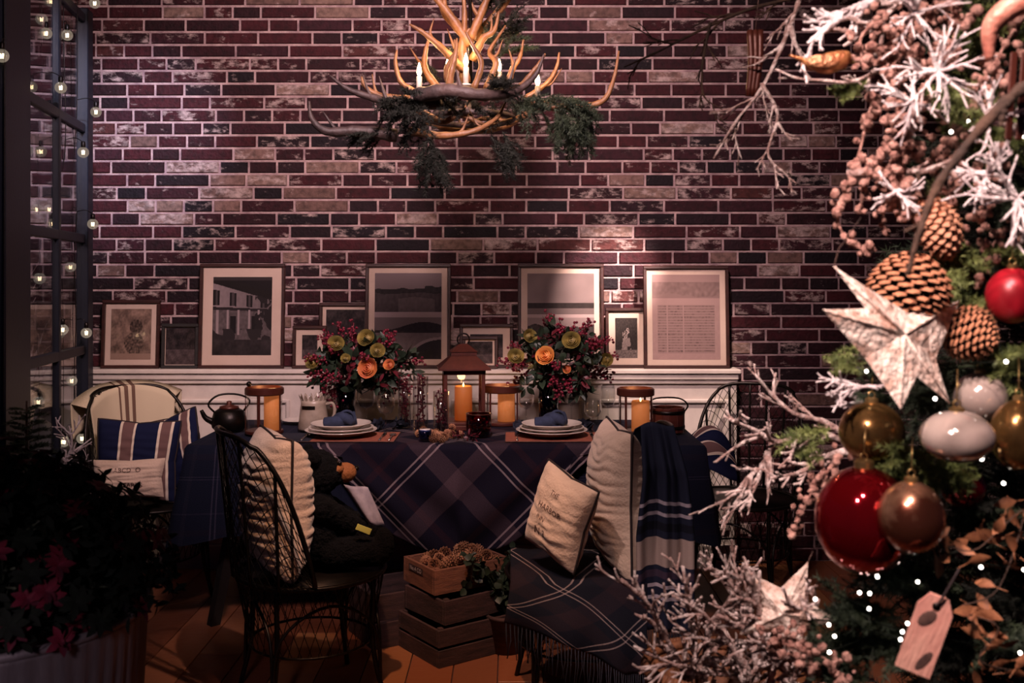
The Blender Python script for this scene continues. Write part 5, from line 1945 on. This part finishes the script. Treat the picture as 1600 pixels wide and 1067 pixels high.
# ------------------------------------------------------------------ Christmas tree at the right
TR = Vector((1.22, 2.25, 0))
xt = thing('christmas_tree', 'dense green fir tree filling the right edge behind the ornaments', 'tree', TR)
m1 = MB(); m1.tube([(0, 0, 0), (0, 0, 1.4), (0, 0, 2.75)], [.06, .04, .012], 10); m1.build('trunk', M['bark'], xt)
m1 = MB(); m1.lathe([(.16, 0), (.17, .03), (.10, .1), (.06, .12), (.0, .12)], 24); m1.build('stand', M['iron'], xt)


def big_branch(seed, matk, L_=.42):
    rr = random.Random(seed)
    m1 = MB()
    ax = crom([(0, 0, 0), (L_ * .5, 0, .02), (L_, 0, -.03)], 5)
    m1.tube(ax, taper(.008, .002, len(ax)), 5)
    axes = [(ax, 130)]
    for k in range(10):
        t_ = .2 + .75 * k / 10
        p = ax[int(t_ * (len(ax) - 1))]
        sg = 1 if k % 2 else -1
        l2 = L_ * .5 * (1 - .6 * t_)
        e = p + Vector((l2 * .8, sg * l2 * .7, rr.uniform(-.3, .3) * l2))
        a2 = [p, (p + e) / 2 + Vector((0, 0, .006)), e]
        m1.tube(a2, taper(.003, .001, 3), 4)
        axes.append((a2, int(260 * l2 / .2 * .5)))
    for c, k in axes:
        for i in range(k):
            t_ = (i + rr.random()) / k * (len(c) - 1); i0 = min(int(t_), len(c) - 2)
            p = c[i0].lerp(c[i0 + 1], t_ - i0); d0 = (c[i0 + 1] - c[i0]).normalized()
            q = rvec(rr); q = (q - d0 * q.dot(d0)).normalized()
            d = (q + d0 * rr.uniform(.3, .9)).normalized()
            s = d.cross(rvec(rr)).normalized() * .0014
            m1.add([p - s, p + s, p + d * rr.uniform(.020, .032)], [(0, 1, 2)])
    return m1.data('fir_branch', M[matk])


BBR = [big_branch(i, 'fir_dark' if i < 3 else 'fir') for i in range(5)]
rr = random.Random(44)
nb = 296
for i in range(nb):
    t_ = i / nb
    z = lerp(.18, 2.6, t_)
    a = i * 2.39996
    rad = lerp(.50, .20, t_)
    k = rad / .46
    el = lerp(-.05, .5, t_) + rr.uniform(-.15, .2)
    d = Vector((math.cos(a), math.sin(a), el))
    o = link('fir_branch', BBR[rr.choice([0, 1, 2, 3, 4])], xt, (math.cos(a) * .02, math.sin(a) * .02, z), d.to_track_quat('X', 'Z').to_euler())
    o.scale = (k * rr.uniform(.9, 1.15),) * 3
# lighter sprigs that reach towards the room
for (px, py, Y, n, mk) in ((1545, 35, 1.75, 8, 'fir_lit'), (1470, 300, 1.78, 6, 'fir_lit'), (1520, 120, 1.8, 7, 'fir_lit'), (1590, 420, 1.76, 6, 'fir_lit'), (1530, 450, 1.78, 7, 'fir_lit'), (1590, 620, 1.74, 7, 'fir_lit'), (1450, 610, 1.8, 6, 'fir'), (1470, 730, 1.78, 6, 'fir_lit'), (1560, 60, 1.8, 7, 'fir_lit'), (1380, 720, 1.82, 5, 'fir_lit'), (1495, 165, 1.72, 6, 'fir_lit'), (1560, 225, 1.7, 6, 'fir_lit'), (1490, 410, 1.72, 7, 'fir_lit'), (1572, 560, 1.7, 7, 'fir_lit'), (1585, 300, 1.75, 5, 'fir'),
                           (1425, 722, 1.75, 7, 'fir_lit'), (1340, 955, 1.8, 12, 'fir'), (1380, 1000, 1.82, 12, 'fir'), (1310, 1040, 1.84, 9, 'fir'), (1360, 880, 1.86, 8, 'fir'), (1480, 1030, 1.84, 10, 'fir_dark'), (1560, 930, 1.84, 10, 'fir_dark'), (1440, 900, 1.86, 10, 'fir_dark'), (1325, 1010, 1.85, 5, 'fir'), (1400, 760, 1.9, 8, 'fir_dark'), (1520, 800, 1.86, 10, 'fir_dark'), (1282, 690, 1.9, 3, 'fir_lit'), (1318, 128, 1.8, 2, 'fir_lit'), (1330, 555, 1.85, 3, 'fir_lit'), (1400, 900, 1.8, 4, 'fir'),
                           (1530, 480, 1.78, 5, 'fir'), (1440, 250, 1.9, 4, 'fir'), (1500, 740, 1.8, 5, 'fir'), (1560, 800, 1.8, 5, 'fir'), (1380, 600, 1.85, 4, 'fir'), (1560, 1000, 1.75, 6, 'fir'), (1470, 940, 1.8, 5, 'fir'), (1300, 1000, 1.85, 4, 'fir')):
    for k in range(n):
        p = P(px + rr.uniform(-22, 22), py + rr.uniform(-20, 20), Y + rr.uniform(-.02, .06)) - TR
        d = Vector((-.35, -.6, .15)) + rvec(rr) * .7
        o = link('fir_sprig', SPR[mk][k % 2], xt, p - d.normalized() * .05, d.to_track_quat('X', 'Z').to_euler())
        o.scale = (rr.uniform(.5, .75),) * 3


def ornament(px, py, Y, r, matk, label, sz=1.0, mott=0, name='bauble', hang=.06):
    p = P(px, py, Y)
    t = thing(name, label, 'ornament', p)
    m1 = MB(); m1.sph((0, 0, 0), (r, r, r * sz), 40, 26); m1.build('ball', M[matk], t)
    m1 = MB(); m1.lathe([(r * .2, r * sz * .96), (r * .2, r * sz * 1.10), (r * .15, r * sz * 1.13), (0, r * sz * 1.13)], 16); m1.build('cap', M['capm'], t, sharp=30)
    m1 = MB(); m1.tube([(.006 * math.cos(a), 0, r * sz * 1.13 + .005 + .006 * math.sin(a)) for a in [i * PI / 6 for i in range(12)]], .001, 5, closed=True)
    m1.tube([(0, 0, r * sz * 1.13 + .01), (.01, .02, r * sz * 1.13 + hang)], .001, 4)
    m1.build('hook', M['capm'], t)
    return t


ornament(1362, 675, 1.80, .057, 'gold_ball', 'gold mottled glass bauble left of the pearly ones', .95)
ornament(1350, 813, 1.72, .082, 'red_ball', 'largest mirrored red bauble at the lower left of the tree', 1.12)
ornament(1424, 808, 1.62, .052, 'rose_ball', 'rose gold bauble in front of the big red one', 1.12)
ornament(1582, 462, 1.70, .033 * 1.3, 'red_matte', 'round red bauble at the right edge beside the pine cones', 1.1)
ornament(1495, 682, 1.62, .058, 'pearl', 'large pearly bauble, wide and bright, below the star', .72)
ornament(1532, 620, 1.75, .045, 'pearl', 'smaller clear bauble above the large pearly one', .95)
ornament(1592, 680, 1.66, .045, 'gold_ball', 'dull gold bauble cut by the right edge', 1.3)
ornament(1505, 760, 1.85, .04, 'red_ball', 'dark red bauble deep in the tree right of the rose gold one')

BIGC = cone_mesh('cone', .125, .062, 13, 13, '#8e4e34', '#6a3622', '#b47a5c', seed=4)
LONGC = cone_mesh('cone', .135, .040, 14, 10, '#8e4e34', '#6a3622', '#bc866a', seed=6)
for (px, py, Y, me, rot, s, lb) in ((1420, 452, 1.70, BIGC, (R(172), R(8), 0), 1.0, 'large round orange brown pine cone hanging right of the star'),
                                    (1463, 352, 1.72, LONGC, (R(190), R(-28), 0), .85, 'long slender pine cone above the large round one'),
                                    (1512, 520, 1.72, BIGC, (R(150), R(-60), 0), .72, 'dark pine cone lying behind the star, right of it')):
    t = thing('large_pine_cone', lb, 'pine cone', P(px, py, Y), rot=rot)
    o = link('cone', me, t, (0, 0, -.06 * s)); o.scale = (s,) * 3
    m1 = MB(); m1.tube([(0, 0, -.06 * s), (.004, .006, -.06 * s - .05)], .003, 5); m1.build('stalk', M['bark'], t)

# big woven star
st_c = P(1408, 535, 1.62)
st = thing('woven_star', 'large pale bark covered five pointed star hanging on the tree', 'ornament', st_c)
tips = [P(1303, 416, 1.58), P(1286, 484, 1.52), P(1408, 640, 1.56), P(1484, 630, 1.62), P(1500, 470, 1.74)]
cf_ = P(1412, 522, 1.575); cb_ = P(1405, 545, 1.68)
vall = []
cen = sum(tips, Vector()) / 5
for i in range(5):
    a, b_ = tips[i], tips[(i + 1) % 5]
    vall.append(st_c + ((a + b_) / 2 - st_c) * .42)
vall[0] = P(1352, 482, 1.58)
vall[1] = P(1352, 560, 1.56)
vall[2] = P(1432, 588, 1.58)
vall[3] = P(1462, 560, 1.64)
vall[4] = P(1420, 490, 1.64)
m1 = MB()
ringp = []
for i in range(5): ringp += [tips[i], vall[i]]


def tri_sub(mb, a, b, c, n=8, amp=.0018):
    idx = {}
    vs = []
    nrm = (b - a).cross(c - a).normalized()
    for i in range(n + 1):
        for j in range(n + 1 - i):
            p = a + (b - a) * (i / n) + (c - a) * (j / n)
            edge = (i == 0 or j == 0 or i + j == n)
            q = 0 if edge else noise.noise(p * 160) * amp * 2
            idx[(i, j)] = len(vs); vs.append(p + nrm * q)
    fs = []
    for i in range(n):
        for j in range(n - i):
            fs.append((idx[(i, j)], idx[(i + 1, j)], idx[(i, j + 1)]))
            if i + j < n - 1: fs.append((idx[(i + 1, j)], idx[(i + 1, j + 1)], idx[(i, j + 1)]))
    mb.add(vs, fs)


for i in range(10):
    a, b_ = ringp[i] - st_c, ringp[(i + 1) % 10] - st_c
    tri_sub(m1, a, b_, cf_ - st_c); tri_sub(m1, b_, a, cb_ - st_c)
m1.build('star_body', M['white_bark'], st, smooth=False)
for i in range(5):
    m1 = MB(); a = tips[i] - st_c; b_ = cf_ - st_c
    m1.tube([a, a.lerp(b_, .5), b_], [.0015, .0025, .003], 5); m1.build('rib', M['white_bark'], st)
m1 = MB(); m1.tube([tips[0] - st_c, P(1310, 390, 1.62) - st_c, P(1345, 340, 1.75) - st_c], .0008, 4); m1.build('hanging_thread', M['ink'], st)

# small bark star at the bottom
def star_flat(name, label, c, r, th, rot, matk):
    t = thing(name, label, 'ornament', c, rot=rot)
    m1 = MB()
    ring = []
    for k in range(10):
        a = PI / 2 + k * PI / 5
        q = r if k % 2 == 0 else r * .42
        ring.append(Vector((q * math.cos(a), 0, q * math.sin(a))))
    f, b_ = Vector((0, -th, 0)), Vector((0, th, 0))
    for k in range(10):
        tri_sub(m1, ring[k], ring[(k + 1) % 10], f, 6, .002); tri_sub(m1, ring[(k + 1) % 10], ring[k], b_, 6, .002)
    m1.build('star_body', M[matk], t, smooth=False)
    m1 = MB(); m1.tube([(0, 0, r * .95), (.0, .01, r * 1.2)], .001, 4); m1.build('hanging_thread', M['ink'], t)
    return t


star_flat('bark_star', 'whitewashed bark star low in front, among the frosted twigs', P(1228, 955, 1.95), .105, .035, (R(-10), R(22), R(-25)), 'white_bark')

# bird ornament
t = thing('bird_ornament', 'golden bird ornament perched on a twig at the upper right', 'ornament', P(1292, 100, 1.78), rot=(0, R(8), R(0)))
m1 = MB()
c = crom([(.044, 0, .010), (.034, 0, .012), (.018, 0, .008), (-.004, 0, -.001), (-.026, 0, -.004), (-.045, 0, .002), (-.068, 0, .006)], 4)
rad = [.001, .004, .008, .0125, .0155, .017, .0175, .018, .018, .0185, .019, .019, .018, .0165, .0145, .012, .0095, .0075, .006, .005, .0042, .0036, .003, .0025, .001]
m1.tube(c, (rad + [.001] * 50)[:len(c)], 12)
m1.build('body', mat('gold_feather', '#c98a58', .3, .5, col2='#8a4e30', nscale=40, bump=.5, bscale=120), t)
for sy in (-1, 1):
    m1 = MB(); m1.sph((-.012, sy * .017, .000), (.030, .005, .012), 12, 8, rot=(0, R(-8), 0)); m1.build('wing', mat('pale_feather', '#d89c74', .35, .4, col2='#a8623e', nscale=60, bump=.6, bscale=160), t)
    m1 = MB(); m1.sph((.026, sy * .011, .013), .0024, 8, 6); m1.build('eye', M['iron'], t)
m1 = MB(); m1.lathe([(.004, 0), (.002, .008), (0, .014)], 8, M=Matrix.Translation((.040, 0, .010)) @ Matrix.Rotation(R(90), 4, 'Y')); m1.build('beak', M['capm'], t)
frosted('frosted_branch', 'snowy twig the golden bird perches on', [P(1372, 112, 1.79), P(1330, 128, 1.78), P(1290, 126, 1.78), P(1245, 122, 1.78), P(1212, 108, 1.78)], .0035, 61, L2=.03, nch=4, depth=1)

# brown hanging slat ornament and curved peach ornament, wooden tag
t = thing('hanging_slats', 'reddish wooden bundle hanging among the top twigs', 'ornament', P(1180, 98, 2.35))
for k in range(3):
    m1 = MB(); m1.tube(crom([(-.012 + k * .012, 0, .075), (-.010 + k * .010, -.004, 0), (-.016 + k * .008, 0, -.078)], 4), taper(.008, .007, 9), 7); m1.build('slat', M['bell'], t)
m1 = MB(); m1.tube([(0, 0, .07), (.01, 0, .17)], .001, 4); m1.build('cord', M['ink'], t)
t = thing('curled_ribbon', 'shiny peach curl at the top right corner', 'ornament', P(1570, 50, 1.5))
m1 = MB()
c = crom([P(1546, 95, 1.5) - P(1570, 50, 1.5), P(1548, 45, 1.49) - P(1570, 50, 1.5), P(1575, 15, 1.48) - P(1570, 50, 1.5), P(1612, 0, 1.48) - P(1570, 50, 1.5), P(1650, -5, 1.5) - P(1570, 50, 1.5)], 6)
m1.tube(c, [.006 + .012 * math.sin(min(1, i / 14) * PI * .5) for i in range(len(c))], 12); m1.build('curl', M['peach'], t)
m1 = MB(); m1.tube([(.02, 0, .03), (.03, .03, .09)], .001, 4); m1.build('cord', M['ink'], t)
for (px, lb) in ((1580, 'left of two narrow red brown strips at the right edge'), (1597, 'right of two narrow red brown strips at the right edge')):
    m1 = MB(); m1.chbox((0, 0, 0), (.012, .004, .14), .002)
    o = m1.build('bark_strip', M['bell'], None, P(px, 150, 1.6), (0, R(4), 0), smooth=False); tag(o, lb, 'ornament')

t = thing('wooden_tag', 'pink wooden tag with a hole and dark smudges, tilted, at the lower right', 'tag', P(1446, 992, 1.55), rot=(R(8), R(17), R(-20)))
m1 = MB()
out = [(-.026, -.065), (.026, -.065), (.026, .045), (.014, .068), (-.014, .068), (-.026, .045)]
vs = [(x, -.003, z) for x, z in out] + [(x, .003, z) for x, z in out]
m1.add(vs, [(0, 1, 2, 3, 4, 5), (11, 10, 9, 8, 7, 6)] + [((i + 1) % 6, i, i + 6, (i + 1) % 6 + 6) for i in range(6)])
m1.build('board', M['tag_wood'], t, smooth=False)
m1 = MB(); m1.lathe([(.006, -.0045), (.006, .0045)], 14, M=Matrix.Translation((0, 0, .052)) @ Matrix.Rotation(R(90), 4, 'X')); m1.build('eyelet', M['iron'], t)
m1 = MB(); m1.tube(crom([(0, -.004, .052), (.004, -.008, .075), (.012, .0, .12)], 5), .002, 5); m1.build('cord', M['piping'], t)
m1 = MB()
m1.sph((-.006, -.0032, .028), (.010, .0008, .017), 12, 6, rot=(0, R(30), 0)); m1.sph((.010, -.0032, -.040), (.007, .0008, .020), 12, 6, rot=(0, R(20), 0))
o = m1.build('printed_motif', M['ink'], t); o['kind'] = 'stuff'


# pink glitter berry sprays
def glitter_spray(label, pts, seed, n=40, r=.008, w_=.02):
    rr = random.Random(seed)
    c = crom(pts, 6); o0 = Vector(pts[0])
    c = [q - o0 for q in c]
    t = thing('berry_spray', label, 'decoration', o0, group=None)
    m1 = MB(); m1.tube(c, .0025, 5); m1.build('stem', M['glitter'], t)
    m1 = MB()
    for i in range(n):
        p = c[rr.randrange(len(c))] + rvec(rr) * w_ * rr.random()
        s = r * rr.uniform(.5, 1.2)
        m1.sph(p, (s, s * .8, s * rr.uniform(.6, 1)), 7, 5, rot=(rr.uniform(0, 3), rr.uniform(0, 3), 0), fn=lambda v: 1 + .25 * noise.noise(v * 2 + p * 50))
    o = m1.build('berries', M['glitter'], t); o['kind'] = 'stuff'


glitter_spray('pink glittered berry garland hanging at the left of the tree', [P(1400, 120, 1.80), P(1360, 170, 1.80), P(1345, 230, 1.80), P(1325, 290, 1.80), P(1308, 330, 1.80), P(1320, 370, 1.80), P(1355, 395, 1.80)], 1, 60, .009, .016)
glitter_spray('pink glittered berry spray below the top edge', [P(1480, 10, 1.75), P(1440, 40, 1.75), P(1410, 80, 1.75), P(1395, 130, 1.75), P(1410, 190, 1.75)], 2, 90, .009, .04)
glitter_spray('pink glittered berry spray in the middle of the upper tree', [P(1470, 60, 1.72), P(1450, 120, 1.72), P(1430, 190, 1.72), P(1410, 250, 1.74), P(1390, 300, 1.76)], 3, 110, .009, .045)
glitter_spray('pink glittered berry spray at the top right', [P(1500, -10, 1.7), P(1490, 60, 1.7), P(1470, 110, 1.7)], 4, 60, .010, .035)
glitter_spray('brown berry spray below the gold bauble beside the bricks', [P(1315, 715, 1.9), P(1280, 750, 1.9), P(1258, 790, 1.9), P(1240, 830, 1.92)], 5, 60, .008, .030)
glitter_spray('pink berry spray crossing under the level branch', [P(1410, 200, 1.70), P(1370, 250, 1.72), P(1345, 320, 1.75)], 6, 50, .009, .035)
glitter_spray('berry spray hanging between garland and round pine cone', [P(1400, 260, 1.78), P(1385, 300, 1.78), P(1378, 350, 1.78)], 7, 34, .008, .018)
glitter_spray('copper berry spray at the right edge below the top sprigs', [P(1560, 240, 1.7), P(1540, 300, 1.7), P(1530, 350, 1.7)], 8, 40, .009, .03)

for i_, (pts, nn_, lb_) in enumerate((([(1600, 20), (1560, 90), (1545, 150)], 60, 'pink berry spray near the peach curl'), ([(1530, 130), (1500, 200), (1470, 250)], 70, 'pink berry spray behind the bright green sprigs'),
        ([(1440, 10), (1400, 60), (1370, 100)], 60, 'pink berry spray at the top, left of the green sprigs'), ([(1420, 210), (1400, 280), (1410, 340)], 70, 'pink berry spray above the round pine cone'),
        ([(1500, 280), (1480, 300), (1440, 310)], 50, 'brown pink berry spray over the long pine cone'), ([(1570, 360), (1540, 400), (1530, 440)], 36, 'berry spray between long cone and red bauble'),
        ([(1380, 20), (1345, 60), (1350, 110)], 30, 'small pink berry spray beside the grey flocked branch'))):
    glitter_spray(lb_, [P(a, b, 1.72 + .02 * (i_ % 3)) for a, b in pts], 50 + i_, nn_, .0095, .045)
# white coral like snow sprigs
def coral(label, px, py, Y, seed, n=11, L_=.08, d0=(-.3, -.4, 0)):
    rr = random.Random(seed)
    m1 = MB()
    for k in range(n):
        q = rvec(rr)
        d = Vector((q.x, q.y * .4, q.z)) + Vector(d0) * .6
        branch_geo(m1, Vector((0, 0, 0)), d, L_ * rr.uniform(.7, 1.1), .0036, 1, rr, .4, .7, 4, 4, 0, .0016)
    o = m1.build('snow_sprig', M['snow'], None, P(px, py, Y)); tag(o, label, 'decoration', None)


coral('white snow sprig radiating in the upper tree', 1465, 112, 1.62, 1)
coral('white snow sprig at the right edge above the red bauble', 1590, 310, 1.55, 2, 13, .085, (-.6, -.3, -.1))
coral('white snow sprig left of the gold bauble, against the bricks', 1345, 605, 1.75, 3, 8, .055, (-.5, -.3, .2))
coral('white snow sprig at the right edge beneath the branch', 1545, 270, 1.62, 4, 10, .06, (.2, -.3, -.5))
coral('white snow sprig near the level pale branch', 1425, 160, 1.66, 5, 9, .06, (-.3, -.3, -.5))
coral('white snow sprig at the far upper right under the curl', 1545, 190, 1.64, 6, 10, .07, (-.3, -.4, -.3))
coral('white snow sprig at the top edge between the flocked branches', 1430, 20, 1.68, 7, 10, .07, (-.5, -.3, .1))
coral('white snow sprig under the level pale branch', 1400, 300, 1.70, 8, 8, .05, (-.2, -.3, -.6))

# dry orange leaves low in the tree
rr = random.Random(33)
lf = MB(); leaf_geo(lf, Vector((0, 0, 0)), Vector((0, 0, -1)), Vector((0, 1, 0)), .036, .018, .3); lf.tube([(0, 0, 0), (0, 0, .02)], .0008, 4)
LFm = lf.data('dry_leaf', M['leaf_orange'])
spr = thing('dry_leaf_garland', 'garland of dry orange leaves among the lower dark branches', 'decoration', P(1540, 900, 1.66))
gp = [P(1470, 850, 1.66), P(1520, 860, 1.64), P(1560, 830, 1.66), P(1600, 800, 1.66), P(1560, 920, 1.64), P(1500, 950, 1.66), P(1560, 980, 1.64), P(1530, 1030, 1.66), P(1590, 1050, 1.66)]
c = crom(gp, 6)
m1 = MB(); m1.tube([q - P(1540, 900, 1.66) for q in c], .0012, 4); m1.build('twig', M['bark'], spr)
for i in range(46):
    q = c[rr.randrange(len(c))] + rvec(rr) * .02 - P(1540, 900, 1.66)
    link('dry_leaf', LFm, spr, q, (rr.uniform(0, 6), rr.uniform(0, 6), rr.uniform(0, 6)))

# fairy lights on the tree
leds = [(1274, 936, 1.72), (1343, 926, 1.72), (1359, 927, 1.73), (1358, 951, 1.72), (1295, 976, 1.72), (1304, 994, 1.74), (1296, 1019, 1.72), (1350, 889, 1.7), (1357, 897, 1.7), (1371, 901, 1.7), (1434, 909, 1.75), (1418, 974, 1.7),
        (1410, 987, 1.7), (1407, 999, 1.7), (1534, 717, 1.66), (1568, 755, 1.72), (1461, 623, 1.68), (1572, 565, 1.64), (1486, 206, 1.7), (1513, 190, 1.7), (1325, 680, 1.78), (1600, 890, 1.7), (1594, 1020, 1.7), (1533, 886, 1.7), (1598, 213, 1.66), (1354, 580, 1.8)]
fl_ = thing('fairy_lights', 'string of tiny white fairy lights wound through the fir tree', 'lights', P(1350, 950, 1.72))
o0 = P(1350, 950, 1.72)
order = sorted(leds, key=lambda q: q[1])
m1 = MB()
for a, b_ in zip(order[:-1], order[1:]):
    pa, pb = P(*a) - o0, P(*b_) - o0
    m1.tube(crom([pa + Vector((0, .006, 0)), (pa + pb) / 2 + Vector((0, .12, -.01)), pb + Vector((0, .006, 0))], 4), .0009, 4)
m1.build('wire', M['leaf_dim'], fl_)
bm_ = MB(); bm_.sph((0, 0, 0), .0030, 10, 8); BM = bm_.data('bulb', M['led'])
for a in leds: link('bulb', BM, fl_, P(*a) - o0)

# ------------------------------------------------------------------ basket of frosted twigs, lower right
BK = Vector((.45, 2.28, 0))
bk = thing('wicker_basket', 'tall orange wicker basket at the bottom holding frosted twigs', 'basket', BK)
m1 = MB(); m1.lathe([(.10, 0), (.105, .01), (.14, .56), (.135, .56), (.10, .02), (0, .02)], 36, wob=lambda a, z: 1 + .012 * math.sin(a * 24)); m1.build('body', M['wicker'], bk)
for zz in range(22):
    m1 = MB(); r_ = lerp(.105, .142, zz / 21)
    m1.tube([((r_ + .004 * math.sin(a * 24 + zz * PI)) * math.cos(a), (r_ + .004 * math.sin(a * 24 + zz * PI)) * math.sin(a), .02 + zz * .0255) for a in [i * PI / 48 for i in range(96)]], .007, 5, closed=True)
    m1.build('weave', M['wicker'], bk)
m1 = MB()
for i in range(110):
    a = 2 * PI * i / 110
    m1.tube([(.146 * math.cos(a), .146 * math.sin(a), .555), (.154 * math.cos(a + .03), .154 * math.sin(a + .03), .57), (.146 * math.cos(a + .06), .146 * math.sin(a + .06), .585)], .005, 5)
m1.tube([(.144 * math.cos(a), .144 * math.sin(a), .57) for a in [i * PI / 30 for i in range(60)]], .010, 7, closed=True)
m1.build('braided_rim', M['wicker'], bk)
tw = [((1075, 1067), (1030, 975), (1010, 940), (970, 905)), ((1090, 1067), (1085, 1000), (1075, 940), (1068, 885)), ((1100, 1067), (1110, 980), (1145, 930), (1165, 880)),
      ((1180, 1050), (1160, 960), (1130, 910), (1105, 880)), ((1180, 1067), (1175, 980), (1160, 930), (1150, 890)), ((1200, 1067), (1190, 980), (1180, 930), (1175, 895)),
      ((1230, 1067), (1180, 1010), (1110, 1000), (1050, 985)), ((1240, 1060), (1190, 1040), (1100, 1030), (1000, 1050)), ((1260, 1067), (1220, 1010), (1170, 985), (1120, 960)),
      ((1290, 1067), (1260, 1030), (1220, 1010), (1180, 990)), ((1150, 1067), (1120, 1050), (1060, 1040), (990, 1010)), ((1330, 1067), (1290, 1040), (1240, 1030), (1190, 1020)),
      ((1170, 1067), (1150, 1020), (1100, 960), (1050, 930)), ((1300, 1067), (1270, 1000), (1260, 960), (1250, 930))]
places = ['leftmost, leaning out over the basket rim', 'upright left of the basket centre', 'arching right with a forked tip', 'thick, crossing the scarf end', 'upright in the middle of the bundle', 'short upright, left of the bark star',
          'lying flat to the left across the rim', 'lowest, lying flat along the bottom', 'leaning left below the bark star', 'short, right of the basket', 'low, sweeping left over the rim', 'rightmost, lying under the fir', 'slanting left behind the rim', 'hidden partly by the bark star']
for i, q in enumerate(tw):
    Yb = 2.22 + .02 * (i % 4) if i not in (5, 9, 11, 13) else 2.0
    pts = [P(a, b_, Yb - .03 * k) for k, (a, b_) in enumerate(q)]
    root = Vector((BK.x + (i % 5 - 2) * .03, BK.y + .02, .45))
    frosted('frosted_twig', 'frosted white twig in the basket, ' + places[i], [root] + pts, .0078, 100 + i, L2=.075, nch=11, spread=.6, knob=.9)
for (px, py, Y) in ((1240, 1045, 1.9), (1290, 1020, 1.85), (1200, 1060, 1.95)):
    pass
glitter_spray('whitish brown cone spray at the bottom in front of the tree', [P(1320, 1075, 1.75), P(1290, 1030, 1.8), P(1240, 1010, 1.85), P(1200, 1000, 1.9)], 21, 120, .008, .05)

# ------------------------------------------------------------------ string of globe bulbs on the glass screen
strands = {60: [(65, 30), (72, 52), (95, 137), (43, 235), (38, 307), (62, 435), (22, 520), (60, 628)],
           97: [(105, 55), (130, 238), (58, 327), (98, 515), (100, 690)],
           115: [(148, 5), (150, 175), (77, 327), (145, 350), (135, 520), (110, 417), (112, 595), (128, 685)],
           5: [(3, 87)]}
gm_, gnt, gb = newmat('globe_glass')
gnt.nodes.remove(gb)
g1 = gnt.nodes.new('ShaderNodeBsdfTransparent'); g1.inputs[0].default_value = (.8, .78, .76, 1)
g2 = gnt.nodes.new('ShaderNodeBsdfGlossy'); g2.inputs['Roughness'].default_value = .12
g3 = gnt.nodes.new('ShaderNodeEmission'); g3.inputs[0].default_value = (1, .82, .62, 1); g3.inputs[1].default_value = .10
g4 = gnt.nodes.new('ShaderNodeMixShader'); g4.inputs[0].default_value = .3
g5 = gnt.nodes.new('ShaderNodeAddShader')
gnt.links.new(g1.outputs[0], g4.inputs[1]); gnt.links.new(g2.outputs[0], g4.inputs[2]); gnt.links.new(g4.outputs[0], g5.inputs[0]); gnt.links.new(g3.outputs[0], g5.inputs[1]); gnt.links.new(g5.outputs[0], gnt.nodes['Material Output'].inputs[0])
bulbm = MB(); bulbm.sph((0, 0, 0), .025, 18, 12); BG = bulbm.data('globe', gm_)
fm = MB(); fm.tube(crom([(-.006, 0, .008), (-.004, 0, -.010), (0, 0, -.002), (.004, 0, -.010), (.006, 0, .008)], 4), .0022, 5); fm.sph((0, 0, 0), .0045, 8, 6); FM = fm.data('filament', M['filament'])
sm = MB(); sm.lathe([(.009, .022), (.010, .026), (.010, .045), (.006, .05), (0, .05)], 12); SM = sm.data('socket', M['iron'])
wherel = {60: 'nearest the left post', 97: 'by the mullion', 115: 'beside the far post', 5: 'on the near post at the left edge'}
for k, lst in strands.items():
    Yb = {60: 4.35, 97: 4.6, 115: 4.78, 5: 3.7}[k]
    s = S(Yb)
    top = P(k, -260, Yb)
    t = thing('globe_string', 'strand of clear globe bulbs ' + wherel[k] + ', glass screen', 'lights', (top.x, Yb, 3.5))
    o0 = Vector((top.x, Yb, 3.5))
    pts = [Vector((0, 0, 0))]
    for (x, y) in lst:
        p = P(x, y, Yb) - o0
        pts.append(Vector((p.x * .12, .01, p.z + .06)))
    pts.append(Vector((0, 0, P(k, 690, Yb).z - 3.5)))
    pts.sort(key=lambda q: -q.z)
    m1 = MB(); m1.tube(crom(pts, 4), .0022, 5); m1.build('cable', M['iron'], t)
    for i, (x, y) in enumerate(lst):
        p = P(x, y, Yb) - o0
        m1 = MB(); m1.tube(crom([(p.x * .12, .01, p.z + .06), (p.x * .6, .005, p.z + .066), (p.x, 0, p.z + .048)], 4), .0018, 5); m1.build('lead', M['iron'], t)
        g_ = link('globe', BG, t, p); link('filament', FM, g_); link('socket', SM, t, p)

frosted('frosted_twig', 'small frosted twig standing before the glass screen by the conifer', [P(98, 760, 3.95), P(102, 725, 3.95), P(112, 695, 3.95), P(108, 665, 3.95)], .007, 203, L2=.09, nch=9, spread=.9, matk='snow')
frosted('frosted_twig', 'low frosted twig between the conifer and the left end chair', [P(150, 800, 3.9), P(140, 770, 3.9), P(128, 745, 3.9), P(122, 722, 3.9)], .006, 204, L2=.08, nch=8, spread=.9, matk='snow')
# frosted branches and a green hanging thing behind the panes
frosted('frosted_branch', 'pale frosted branches behind the lower glass panes', [Vector((-2.32, 4.75, .2)), Vector((-2.30, 4.72, .7)), Vector((-2.28, 4.70, 1.1)), Vector((-2.33, 4.7, 1.4))], .010, 201, L2=.28, nch=14, spread=.6)
frosted('frosted_branch', 'frosted branches low behind the glass beside the conifer', [Vector((-2.22, 4.55, .1)), Vector((-2.20, 4.5, .5)), Vector((-2.12, 4.5, .85))], .008, 202, L2=.22, nch=12, spread=.7, matk='snow')
t = thing('moss_garland', 'green mossy garland hanging behind the upper left glass pane', 'garland', (-2.27, 4.6, 1.46))
for i in range(16):
    o = link('fir_sprig', SPR['fir'][i % 2], t, (0.01 * math.sin(i), 0, -.02 * i), Vector((.3 * math.sin(i * 2.4), .3 * math.cos(i * 2.4), -1)).to_track_quat('X', 'Z').to_euler()); o.scale = (.5,) * 3
m1 = MB(); m1.tube([(0, 0, 3.5 - 1.46), (0, 0, -.3)], .003, 5); m1.build('cord', M['stem'], t)
